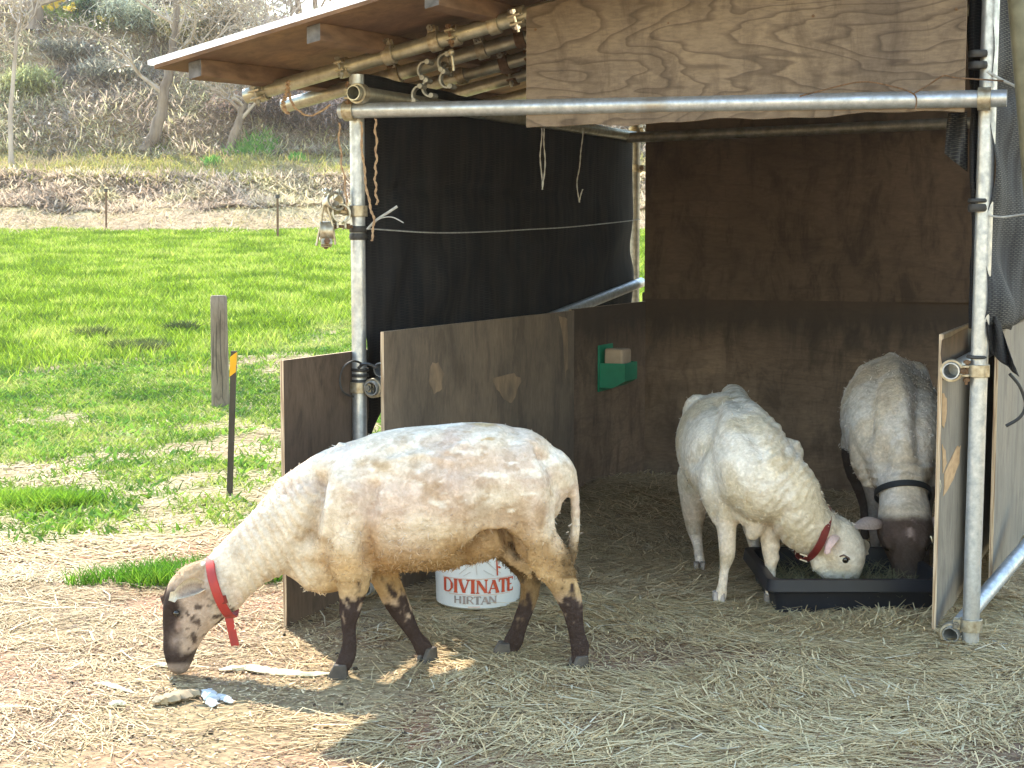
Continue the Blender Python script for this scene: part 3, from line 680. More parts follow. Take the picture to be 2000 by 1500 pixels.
# ================================================================== objects
# feed trough
T0 = at(1503, 1200, 4.86); z_t = .008
tx0, tx1, ty0, ty1, tz = gnd(1500, 1200).x, 1.375, 4.80, 5.32, .122
tr = thing('feed_trough', 'black rectangular plastic feeding tray on the straw with hay inside', 'trough', ((tx0+tx1)/2, (ty0+ty1)/2, 0))
def rring(x0, x1, y0, y1, z, r=.035, n=4):
    out = []
    for cx, cy, a0 in ((x1-r, y0+r, -PI/2), (x1-r, y1-r, 0), (x0+r, y1-r, PI/2), (x0+r, y0+r, PI)):
        for k in range(n+1): a = a0+PI/2*k/n; out.append(Vector((cx+r*math.cos(a), cy+r*math.sin(a), z)))
    return out
def loft(rs, mat, name, par, cap0=True, cap1=False):
    n = len(rs[0]); vs = [p for r in rs for p in r]; fs = []
    for i in range(len(rs)-1):
        for k in range(n): a = i*n+k; b = i*n+(k+1) % n; fs.append((a, b, b+n, a+n))
    if cap0: fs.append(tuple(range(n))[::-1])
    if cap1: fs.append(tuple((len(rs)-1)*n+k for k in range(n)))
    return MB().add(vs, fs).build(name, mat, par)
i_ = .028
loft([rring(tx0+i_, tx1-i_, ty0+i_, ty1-i_, .004), rring(tx0+.014, tx1-.014, ty0+.014, ty1-.014, tz-.04),
      rring(tx0+.012, tx1-.012, ty0+.012, ty1-.012, tz-.02), rring(tx0+.016, tx1-.016, ty0+.016, ty1-.016, tz), rring(tx0+i_+.004, tx1-i_-.004, ty0+i_+.004, ty1-i_-.004, .010)], 'trough', 'tray', tr, True, True)
loft([rring(tx0+.010, tx1-.010, ty0+.010, ty1-.010, tz-.042), rring(tx0-.010, tx1+.010, ty0-.010, ty1+.010, tz-.040), rring(tx0-.014, tx1+.014, ty0-.014, ty1+.014, tz-.034),
      rring(tx0-.009, tx1+.009, ty0-.009, ty1+.009, tz+.002), rring(tx0+.004, tx1-.004, ty0+.004, ty1-.004, tz+.005), rring(tx0+.018, tx1-.018, ty0+.018, ty1-.018, tz+.001)], 'trough', 'rim', tr, False)
N = 2600
P = np.stack([RNG.uniform(tx0+.05, tx1-.05, N), RNG.uniform(ty0+.05, ty1-.05, N), RNG.uniform(.02, .085, N)], 1)
hay_o = ribbons('hay', P, rnd_dirs(N, -.2, .6), RNG.uniform(.03, .09, N), np.full(N, .0028), mixc((.20, .21, .10), (.40, .35, .20), RNG.random(N)), 'straw', RNG.normal(0, .012, (N, 3)))
tag(hay_o, 'loose greenish hay lying inside the black feeding tray', 'hay', kind='stuff')
# bucket with lettering
BC = Vector((-.112, 4.985, .002)); BRr, BRt, BH = .138, .150, .34
bk = thing('bucket', 'white plastic bucket with red lettering standing behind the big sheep', 'bucket', BC)
pr = [(0, .012), (BRr-.01, .010), (BRr, .018), (BRt-.004, BH-.06), (BRt+.004, BH-.055), (BRt+.004, BH-.045), (BRt-.002, BH-.04), (BRt, BH), (BRt-.006, BH), (BRt-.008, BH-.02), (BRr-.006, .03), (0, .028)]
def lathe(c, prof, seg=40):
    vs = []; fs = []
    for r, z in prof:
        for k in range(seg): a = 2*PI*k/seg; vs.append(c+Vector((r*math.cos(a), r*math.sin(a), z)))
    for i in range(len(prof)-1):
        for k in range(seg): a = i*seg+k; b_ = i*seg+(k+1) % seg; fs.append((a, b_, b_+seg, a+seg))
    return MB().add(vs, fs)
lathe(BC, pr).build('pail', 'white_plastic', bk)
hd = [BC+Vector((.158*math.cos(a), -.02-.10*math.sin(a)*.3, BH-.05-.0+.0*a)) + Vector((0, -.06*math.sin(a), -.07*math.sin(a))) for a in np.linspace(0, PI, 14)]
MB().tube(hd, .0025, 6).build('handle', 'steel', bk)
def onB(x, z, off=.0012):     # x along the visible surface (metres from the middle), z height
    r = BRr+(BRt-BRr)*(z/BH)+off; a = -PI/2+x/r; return BC+Vector((r*math.cos(a), r*math.sin(a), z))
def stroke(b, x0, z0, x1, z1, w0, horizontal=False):
    d = Vector((x1-x0, z1-z0)); L = d.length; n = 8; prev = None
    nx = Vector((-d.y, d.x)).normalized()*w0/2 if not horizontal else Vector((0, w0/2))
    if abs(d.x) < L*.96 and not horizontal: nx = Vector((w0/2, 0))
    vs = []; fs = []
    for k in range(n+1):
        p = Vector((x0, z0))+d*(k/n)
        for sgn in (-1, 1): vs.append(onB(p.x+nx.x*sgn, p.y+nx.y*sgn)); 
        for sgn in (-1, 1): vs.append(onB(p.x+nx.x*sgn, p.y+nx.y*sgn, .0002))
    for k in range(n): o = 4*k; fs += [(o, o+1, o+5, o+4), (o+2, o+6, o+7, o+3), (o, o+4, o+6, o+2), (o+1, o+3, o+7, o+5)]
    b.add(vs, fs)
GL = {'D': [(0, 0, 0, 1, 3), (0, 1, .5, 1, 1), (0, 0, .5, 0, 1), (.5, 1, .8, .7, 2), (.8, .7, .8, .3, 2.6), (.8, .3, .5, 0, 2)],
      'I': [(.2, 0, .2, 1, 3), (0, 0, .4, 0, 1), (0, 1, .4, 1, 1)], 'V': [(0, 1, .4, 0, 3), (.4, 0, .8, 1, 1.2), (-.15, 1, .2, 1, 1), (.6, 1, .95, 1, 1)],
      'N': [(0, 0, 0, 1, 1.2), (0, 1, .75, 0, 3), (.75, 0, .75, 1, 1.2), (-.15, 0, .15, 0, 1), (.6, 1, .9, 1, 1)], 'A': [(0, 0, .4, 1, 1.2), (.4, 1, .8, 0, 3), (.15, .33, .6, .33, 1), (-.12, 0, .15, 0, 1), (.6, 0, .95, 0, 1)],
      'T': [(.35, 0, .35, 1, 3), (-.05, 1, .75, 1, 1.2), (.15, 0, .55, 0, 1), (-.05, 1, -.05, .8, 1), (.75, 1, .75, .8, 1)],
      'E': [(.1, 0, .1, 1, 3), (0, 0, .65, 0, 1.2), (0, 1, .65, 1, 1.2), (.1, .5, .5, .5, 1), (.65, 0, .65, .22, 1), (.65, 1, .65, .8, 1)],
      'H': [(0, 0, 0, 1, 2.4), (.7, 0, .7, 1, 2.4), (0, .5, .7, .5, 1)], 'R': [(0, 0, 0, 1, 2.4), (0, 1, .5, 1, 1), (.5, 1, .62, .75, 2), (.62, .75, .4, .5, 1.4), (0, .5, .4, .5, 1), (.3, .5, .7, 0, 2)]}
def word(txt, x, z, h, wsc, unit, mat, adv):
    b = MB()
    for c in txt:
        for (x0, z0, x1, z1, wd) in GL[c]: stroke(b, x+x0*wsc, z+z0*h, x+x1*wsc, z+z1*h, wd*unit, abs(z1-z0) < .05)
        x += adv.get(c, 1)*wsc
    o = b.build('lettering', mat, bk, smooth=False); return o
AD = {'D': 1.02, 'I': .62, 'V': .98, 'N': 1.02, 'A': 1.0, 'T': .85, 'E': .9, 'H': 1.0, 'R': .85}
zt0 = at(930, 1158, 4.85).z-BC.z
word('DIVINATE', -.118, zt0, .042, .0370, .0037, 'print_red', AD)
word('HIRTAN', -.075, zt0-.036, .024, .027, .0026, 'print_grey', AD)
b = MB(); stroke(b, -.128, zt0+.045, .125, zt0+.047, .0016, True); stroke(b, -.10, zt0-.007, .12, zt0-.006, .0012, True); stroke(b, -.03, zt0-.046, .01, zt0-.045, .002, True); b.build('lettering', 'print_pale', bk, smooth=False)
b = MB()
mt = [(-.06, .060), (-.03, .085), (-.005, .098), (.015, .118), (.035, .100), (.06, .075), (.08, .062)]
for (a, c), (d_, e) in zip(mt[:-1], mt[1:]): stroke(b, a, zt0+c, d_, zt0+e, .0015)
stroke(b, .000, zt0+.06, -.004, zt0+.10, .001); stroke(b, .02, zt0+.075, .055, zt0+.055, .0012); stroke(b, -.02, zt0+.07, -.045, zt0+.055, .0012); b.build('mountain_print', 'print_grey', bk, smooth=False)
b = MB(); stroke(b, .068, zt0+.055, .066, zt0+.105, .005); stroke(b, .072, zt0+.085, .078, zt0+.078, .008); b.build('figure_print', 'print_red', bk, smooth=False)
# mineral block holder on the left wall
def onW(u, z, out=0): return W0+Dl*u+F*out+UP*z
uh = 2.05
while onW(uh, 0, .003).x/onW(uh, 0, .003).y < (1130-1000)/3000: uh += .005
zc = at(1150, 720, onW(uh, 0).y).z; w2 = .17
hh = thing('mineral_block_holder', 'green plastic lick holder screwed to the left wall panel', 'holder', onW(uh+.09, zc-.1))
b = MB(); b.box(onW(uh-.01, zc-.105, -.008+.009), Dl*(w2+.02), F*.006, UP*.21); b.build('back_plate', 'green_plastic', hh, bevel=.002)
prof = [(.008, zc-.085), (.07, zc-.085), (.125, zc-.055), (.125, zc+.025), (.008, zc+.025)]
vs = [onW(uh, z, o_) for o_, z in prof]+[onW(uh+w2, z, o_) for o_, z in prof]+[onW(uh+.008, z+(.006 if z < zc else 0), min(max(o_, .014), .118)) for o_, z in prof]+[onW(uh+w2-.008, z+(.006 if z < zc else 0), min(max(o_, .014), .118)) for o_, z in prof]
fs = [(0, 1, 2, 3, 4)[::-1], (5, 6, 7, 8, 9)]
for k in range(3): fs.append((k, k+5, k+6, k+1)); fs.append((10+k, 11+k, 16+k, 15+k))
fs += [(3, 8, 18, 13), (10, 11, 12, 13, 14), (15, 19, 18, 17, 16), (3, 13, 14, 4), (8, 9, 19, 18)]
b = MB().add(vs, fs); b.build('pocket', 'green_plastic', hh, smooth=False)
b = MB(); b.box(onW(uh+.022, zc-.07, .022), Dl*.115, F*.088, UP*.155); 
sb = b.build('mineral_block', 'salt', None, bevel=.010)
sb.modifiers[0].segments = 3
tag(sb, 'beige mineral lick block sitting in the green wall holder', 'lick block')
for v in sb.data.vertices:
    v.co += Vector((n1(v.co.x*30, v.co.y*30, 1), n1(v.co.x*20, v.co.z*30, 2), n1(v.co.z*30, v.co.y*30, 3)))*.018
# wooden post, stake, fence pins
wp = gnd(431, 806); wpH = at(429, 577, wp.y).z
th = thing('wooden_post', 'short round grey weathered wooden post standing in the grass', 'post', wp)
b = MB(); b.tube([wp+UP*z for z in np.linspace(-.1, wpH-.012, 9)]+[wp+UP*wpH], [.063, .063, .062, .061, .060, .060, .059, .058, .057, .049], 28).build('shaft', 'post_wood', th)
for k, ang in enumerate((-1.2, -1.7, -2.2)):
    a = ang; b = MB(); b.tube([wp+UP*z+Vector((.0605*math.cos(a+.1*math.sin(z*9+k)), .0605*math.sin(a), 0)) for z in np.linspace(.1+.1*k, wpH-.1-.08*k, 9)], [.001]+[.003]*7+[.001], 5).build('drying_crack', 'stake', th)
sb0 = gnd(447, 968)
sk = thing('marker_stake', 'thin dark stake with a yellow band near its top in front of the grey post', 'stake', sb0)
tp = at(457, 684, sb0.y); dd = tp-sb0
b = MB(); b.box(sb0-UP*.08-Vector((.0135, .01, 0)), Vector((.027, 0, 0)), Vector((0, .02, 0)), dd*.995+UP*.08); b.build('stake_shaft', 'stake', sk, bevel=.002)
c0 = sb0+dd*.82; b = MB(); b.box(c0-Vector((.0150, .0115, 0))+dd*.0, Vector((.030, 0, .022)), Vector((0, .023, 0)), dd*.135); b.build('reflective_band', 'yellow', sk)
for (px, py, top, lab) in ((207, 447, 373, 'thin rusty fence pin at the field edge, left of the two'), (542, 470, 385, 'thin rusty fence pin at the field edge, right one near the shelter')):
    p = hit(px, py); t = at(px, top, p.y)
    fpn = thing('fence_pin', lab, 'fence pin', p, 'fence pins at the field edge')
    MB().tube([p-UP*.2, p+(t-p)*.5+Vector((.004, 0, 0)), t], .022, 8).build('rod', 'rust', fpn)
    MB().tube([t-UP*.02, t+UP*.05], .040, 8).build('insulator', 'rubber', fpn)

# ================================================================== SHEEP
def catmull(st, k=5):
    st = [np.array([*s[0], s[1], s[2]], float) for s in st]; out = []
    for i in range(len(st)-1):
        p0, p1, p2, p3 = st[max(i-1, 0)], st[i], st[i+1], st[min(i+2, len(st)-1)]
        for j in range(k):
            f = j/k; out.append(.5*((2*p1)+(p2-p0)*f+(2*p0-5*p1+4*p2-p3)*f*f+(-p0+3*p1-3*p2+p3)*f**3))
    out.append(st[-1]); return out
def limb(b, st, side, seg=20, k=5, caps=True):
    """st: [(point, r_in_plane, r_side)], elliptical rings swept along the path, rounded ends"""
    R = catmull(st, k); pts = [Vector(r[:3]) for r in R]; n = len(R)
    rings = []
    for i in range(n):
        t = (pts[min(i+1, n-1)]-pts[max(i-1, 0)]).normalized(); sd = (side - t*side.dot(t)).normalized(); u = t.cross(sd)
        rings.append((pts[i], u, sd, max(R[i][3], .004), max(R[i][4], .004), t))
    full = []
    p, u, sd, ru, rs, t = rings[0]; rm = min(ru, rs)
    for a in (85, 60, 30): a = math.radians(a); full.append((p-t*rm*math.sin(a), u, sd, ru*math.cos(a), rs*math.cos(a)))
    full += [r[:5] for r in rings]
    p, u, sd, ru, rs, t = rings[-1]; rm = min(ru, rs)
    for a in (30, 60, 85): a = math.radians(a); full.append((p+t*rm*math.sin(a), u, sd, ru*math.cos(a), rs*math.cos(a)))
    vs = []; fs = []
    for p, u, sd, ru, rs in full:
        for q in range(seg): a = 2*PI*q/seg; vs.append(p+u*ru*math.cos(a)+sd*rs*math.sin(a))
    for i in range(len(full)-1):
        for q in range(seg): a = i*seg+q; c = i*seg+(q+1) % seg; fs.append((a, c, c+seg, a+seg))
    m = len(full); fs += [tuple(range(seg))[::-1], tuple((m-1)*seg+q for q in range(seg))]
    b.add(vs, fs)
def grow(b, voxel, iters=8):
    me = bpy.data.meshes.new('tmp'); me.from_pydata(b.v, [], b.f)
    bm = bmesh.new(); bm.from_mesh(me)
    # orient every closed shell outwards
    bmesh.ops.recalc_face_normals(bm, faces=bm.faces); bm.to_mesh(me); bm.free()
    o = bpy.data.objects.new('tmp', me); COL.objects.link(o)
    r = o.modifiers.new('r', 'REMESH'); r.mode = 'VOXEL'; r.voxel_size = voxel; r.adaptivity = 0
    s = o.modifiers.new('s', 'SMOOTH'); s.factor = .5; s.iterations = iters
    dg = bpy.context.evaluated_depsgraph_get(); dg.update()
    m2 = bpy.data.meshes.new_from_object(o.evaluated_get(dg)); bpy.data.objects.remove(o); bpy.data.meshes.remove(me)
    return m2
def cof(me):
    co = np.empty(len(me.vertices)*3, np.float32); me.vertices.foreach_get('co', co); co = co.reshape(-1, 3).astype(float)
    no = np.empty(len(me.vertices)*3, np.float32); me.vertices.foreach_get('normal', no); return co, no.reshape(-1, 3).astype(float)
def polyd(x, y, pts):
    d = np.full(len(x), 1e9)
    for (ax_, ay_), (bx_, by_) in zip(pts[:-1], pts[1:]):
        vx, vy = bx_-ax_, by_-ay_; t = np.clip(((x-ax_)*vx+(y-ay_)*vy)/(vx*vx+vy*vy), 0, 1); d = np.minimum(d, np.hypot(x-ax_-t*vx, y-ay_-t*vy))
    return d
def finish_body(name, b, root, voxel, colfn, ampfn, seed, tufts=0, iters=8, tuft_len=(.006, .016), extra=None):
    me = grow(b, voxel, iters); co, no = cof(me); amp = ampfn(co)
    lump = (fbm(co[:, 0]*11, co[:, 1]*11, co[:, 2]*11, seed, 3)-.5)*.009 + (fbm(co[:, 0]*42, co[:, 1]*42, co[:, 2]*42, seed+5, 3)-.5)*.0055 + (fbm(co[:, 0]*110, co[:, 1]*110, co[:, 2]*110, seed+9, 2)-.5)*.003
    if extra: lump = lump + extra(co, no)/np.maximum(amp, .05)
    co = co+no*(lump*amp)[:, None]; me.vertices.foreach_set('co', co.astype(np.float32).ravel()); me.update()
    col = np.clip(colfn(co, no), .004, .95); a = me.color_attributes.new('Col', 'FLOAT_COLOR', 'POINT'); c4 = np.ones((len(co), 4), np.float32); c4[:, :3] = col
    a.data.foreach_set('color', c4.ravel())
    o = mkobj(name, None, None, 'fleece', root, True, me=me)
    try: 
        for e in me.edges: e.use_edge_sharp = False
    except Exception: pass
    if tufts:
        ok = np.nonzero(amp > .35)[0]; pw = amp[ok]**2.5; pw /= pw.sum()
        pick = RNG.choice(ok, tufts, p=pw)
        P = co[pick]+RNG.normal(0, voxel*.4, (tufts, 3)); nn = no[pick]; tg = RNG.normal(0, 1, (tufts, 3)); tg[:, 2] -= .5
        tg -= nn*(tg*nn).sum(1, keepdims=True); tg /= np.linalg.norm(tg, axis=1, keepdims=True)+1e-9
        dr = nn*RNG.uniform(.25, .8, (tufts, 1))+tg*.9
        L = RNG.uniform(*tuft_len, tufts)*(.4+amp[pick]*.8)
        ribbons('wool', P-nn*.002, dr, L, RNG.uniform(.0018, .004, tufts), np.clip(col[pick]*RNG.uniform(.82, 1.15, (tufts, 1)), 0, .95), 'wool', RNG.normal(0, .003, (tufts, 3)), root, roll=np.cross(dr, RNG.normal(0, 1, (tufts, 3))), taper=.3)['kind'] = 'stuff'
    return o
def small(name, b, root, mat, voxel=None, col=None, iters=3):
    if voxel:
        me = grow(b, voxel, iters)
    else:
        me = bpy.data.meshes.new(name); me.from_pydata(b.v, [], b.f)
    if col is not None:
        co, no = cof(me); a = me.color_attributes.new('Col', 'FLOAT_COLOR', 'POINT'); c4 = np.ones((len(co), 4), np.float32)
        c4[:, :3] = col(co, no) if callable(col) else col; a.data.foreach_set('color', c4.ravel())
    return mkobj(name, None, None, mat, root, True, me=me)
def hoof(root, p, fwd, mat, sz=1.0, tilt=0):
    """cloven hoof, toes forward, sole at the ground"""
    p = Vector(p); fwd = Vector(fwd).normalized(); sd = Vector((-fwd.y, fwd.x, 0)); b = MB()
    for s in (-1, 1):
        c = p+sd*s*.0105*sz
        lo = [(-.020, .0085), (-.012, .0105), (.014, .0105), (.036, .005)]; hi = [(-.017, .0075), (-.010, .010), (.004, .0095), (.014, .006)]
        ring0 = [c+fwd*x*sz+sd*y*sz*q for q in (1,) for x, y in lo]+[c+fwd*x*sz-sd*y*sz for x, y in lo[::-1]]
        ring1 = [c+fwd*x*sz+sd*y*sz+UP*.040*sz for x, y in hi]+[c+fwd*x*sz-sd*y*sz+UP*.040*sz for x, y in hi[::-1]]
        n = 8; b.add(ring0+ring1, [tuple(range(n))[::-1], tuple(range(n, 2*n))]+[(k, (k+1) % n, n+(k+1) % n, n+k) for k in range(n)])
    o = b.build('hoof', mat, root, bevel=.003); return o
def ear(root, base, tip, up, width, mat, col, cup=.35, thick=.004):
    """leaf shaped, cupped ear"""
    base, tip, up = Vector(base), Vector(tip), Vector(up); ax = tip-base; L = ax.length; ax.normalize(); sd = ax.cross(up).normalized(); nn = sd.cross(ax)
    nu, nv = 12, 8; vs = []; fs = []
    for lay in (0, 1):
        for i in range(nu+1):
            t = i/nu; wd = width*(.34+.9*math.sin(min(t*1.15, 1)*PI)**.8*.66) if t < .87 else width*.95*math.sqrt(max(0, 1-((t-.62)/.38)**2))
            if t < .12: wd = width*(.45+t*1.5)
            for j in range(nv+1):
                a = (j/nv-.5)*2; q = base+ax*L*t+sd*wd*.5*a+nn*(cup*wd*(a*a-.4)*(1-.5*t)+.015*math.sin(t*PI))-UP*(.012*t*t)
                vs.append(q+nn*(thick*(1-abs(a)*.6)*(lay-.5)))
    m = (nu+1)*(nv+1)
    for i in range(nu):
        for j in range(nv):
            a = i*(nv+1)+j; fs += [(a, a+1, a+nv+2, a+nv+1)[::-1], (m+a, m+a+1, m+a+nv+2, m+a+nv+1)]
    for i in range(nu):
        for j in (0, nv): a = i*(nv+1)+j; fs.append((a, a+nv+1, m+a+nv+1, m+a) if j == 0 else (a, m+a, m+a+nv+1, a+nv+1))
    for j in range(nv):
        a = j; fs.append((a, m+a, m+a+1, a+1)); a = nu*(nv+1)+j; fs.append((a, a+1, m+a+1, m+a))
    me = bpy.data.meshes.new('ear'); me.from_pydata([tuple(v) for v in vs], [], fs)
    ca = me.color_attributes.new('Col', 'FLOAT_COLOR', 'POINT'); c4 = np.ones((len(vs), 4), np.float32)
    tt = np.array([((Vector(v)-base).dot(ax))/L for v in vs]); co = np.array([tuple(v) for v in vs])
    if col == 'rim':
        la = np.array([abs(2*(j/nv-.5)) for lay in (0, 1) for i in range(nu+1) for j in range(nv+1)]); cc_ = mixc((.20, .135, .10), (.42, .33, .25), fbm(co[:, 0]*60, co[:, 1]*60, co[:, 2]*60, 95)); col = mixc(cc_, (.56, .47, .34), np.maximum(sst(.55, .9, la), sst(.70, .9, tt)))
    c4[:, :3] = col(tt, co) if callable(col) else col; ca.data.foreach_set('color', c4.ravel())
    return mkobj('ear', None, None, mat, root, True, me=me)
def eye(root, c, r, out):
    o = MB().ball(c, r, 14, 10).build('eye', 'eye', root)
    return o
def collar(root, c, ax, ru, rs, side, w, mat, th=.0035):
    ax = Vector(ax).normalized(); side = (Vector(side)-ax*Vector(side).dot(ax)).normalized(); u = ax.cross(side); seg = 40; vs = []; fs = []
    for k in range(seg):
        a = 2*PI*k/seg
        wob = 1+.02*math.sin(3*a)
        for rr, h in ((0, -w/2), (th, -w/2+.002), (th, w/2-.002), (0, w/2)):
            vs.append(Vector(c)+u*(ru*wob+rr)*math.cos(a)+side*(rs*wob+rr)*math.sin(a)+ax*h)
    for k in range(seg):
        for j in range(4): a = 4*k+j; b_ = 4*k+(j+1) % 4; c_ = 4*((k+1) % seg)+(j+1) % 4; d_ = 4*((k+1) % seg)+j; fs.append((a, b_, c_, d_))
    return MB().add(vs, fs).build('collar', mat, root), u, side, ax

# ---------------- sheep 1: in front, seen from its left side
def Y1(px): return 4.225+(px-680)/440*.085
def s1(px, py, r, rs, dy=0): return (at(px, py, Y1(px)+dy), r/706., rs)
SD1 = Vector((-.07, 1, 0)).normalized()
sh1 = thing('sheep', 'large shorn sheep with spotted face, mottled dark legs and red collar, grazing outside the shelter', 'sheep', (at(890, 1320, 4.26).x, 4.26, 0))
b = MB()
# torso + neck
limb(b, [s1(1066, 930, 62, .085), s1(1050, 938, 90, .125), s1(1022, 944, 108, .155), s1(990, 948, 124, .170), s1(930, 958, 138, .183), s1(860, 970, 143, .190), s1(790, 976, 142, .182),
         s1(735, 985, 138, .168), s1(688, 990, 126, .150), s1(640, 1005, 116, .128), s1(598, 1020, 102, .105), s1(560, 1040, 82, .083), s1(520, 1066, 68, .069), s1(480, 1096, 58, .061), s1(447, 1127, 56, .058), s1(425, 1150, 58, .062)], SD1, 32)
# loin/hip line, withers, brisket
limb(b, [s1(980, 868, 30, .06), s1(1020, 872, 36, .075), s1(1062, 900, 34, .06), s1(1090, 925, 24, .045)], SD1)
limb(b, [s1(640, 930, 30, .04), s1(700, 895, 24, .05), s1(770, 865, 24, .06)], SD1)
limb(b, [s1(580, 1085, 36, .055), s1(618, 1112, 45, .07), s1(655, 1110, 45, .08)], SD1)
# head
limb(b, [s1(438, 1148, 52, .058), s1(410, 1158, 56, .060), s1(385, 1182, 56, .061), s1(370, 1206, 49, .056), s1(359, 1236, 40, .047), s1(352, 1262, 34, .040), s1(350, 1283, 29, .036), s1(349, 1296, 24, .031)], SD1, 24)
limb(b, [s1(345, 1160, 22, .045), s1(333, 1180, 14, .045), s1(330, 1215, 12, .030), s1(331, 1260, 11, .022)], SD1)      # forehead and nose bridge
limb(b, [s1(395, 1112, 20, .035), s1(370, 1128, 26, .045), s1(352, 1150, 26, .048)], SD1)
# near foreleg (shoulder to pastern)
dn = -.085
limb(b, [s1(668, 1000, 55, .04, dn), s1(680, 1050, 52, .05, dn-.01), s1(688, 1100, 42, .046, dn), s1(690, 1140, 33, .036, dn), s1(686, 1172, 24, .026, dn), s1(683, 1196, 21.5, .024, dn), s1(681, 1220, 15.5, .018, dn),
         s1(682, 1248, 13.5, .016, dn), s1(681, 1272, 16, .018, dn), s1(675, 1290, 17, .019, dn), s1(667, 1303, 16, .018, dn)], SD1)
dfr = .055
limb(b, [s1(735, 1060, 50, .04, dfr), s1(745, 1105, 36, .036, dfr), s1(760, 1145, 28, .030, dfr), s1(776, 1180, 25, .026, dfr), s1(793, 1212, 19, .021, dfr), s1(810, 1240, 15, .017, dfr), s1(826, 1264, 19, .019, dfr), s1(833, 1283, 17, .018, dfr), s1(832, 1296, 15, .017, dfr)], SD1)
# near hind leg
dh = -.080
limb(b, [s1(1030, 965, 66, .06, dh+.02), s1(1030, 1012, 58, .060, dh), s1(1050, 1060, 44, .052, dh), s1(1082, 1105, 38, .040, dh), s1(1102, 1145, 29, .028, dh), s1(1116, 1180, 24, .024, dh), s1(1122, 1212, 18.5, .020, dh),
         s1(1127, 1240, 17, .018, dh), s1(1133, 1264, 20, .019, dh), s1(1132, 1282, 17, .018, dh), s1(1128, 1292, 16, .018, dh)], SD1)
dg_ = .06
limb(b, [s1(975, 1030, 50, .05, dg_), s1(1000, 1065, 42, .045, dg_), s1(1022, 1100, 30, .036, dg_), s1(1036, 1135, 23, .027, dg_), s1(1033, 1168, 19, .022, dg_), s1(1022, 1200, 17.5, .018, dg_), s1(1012, 1228, 17, .018, dg_),
         s1(1005, 1248, 20, .019, dg_), s1(996, 1264, 19, .018, dg_), s1(988, 1273, 17, .017, dg_)], SD1)
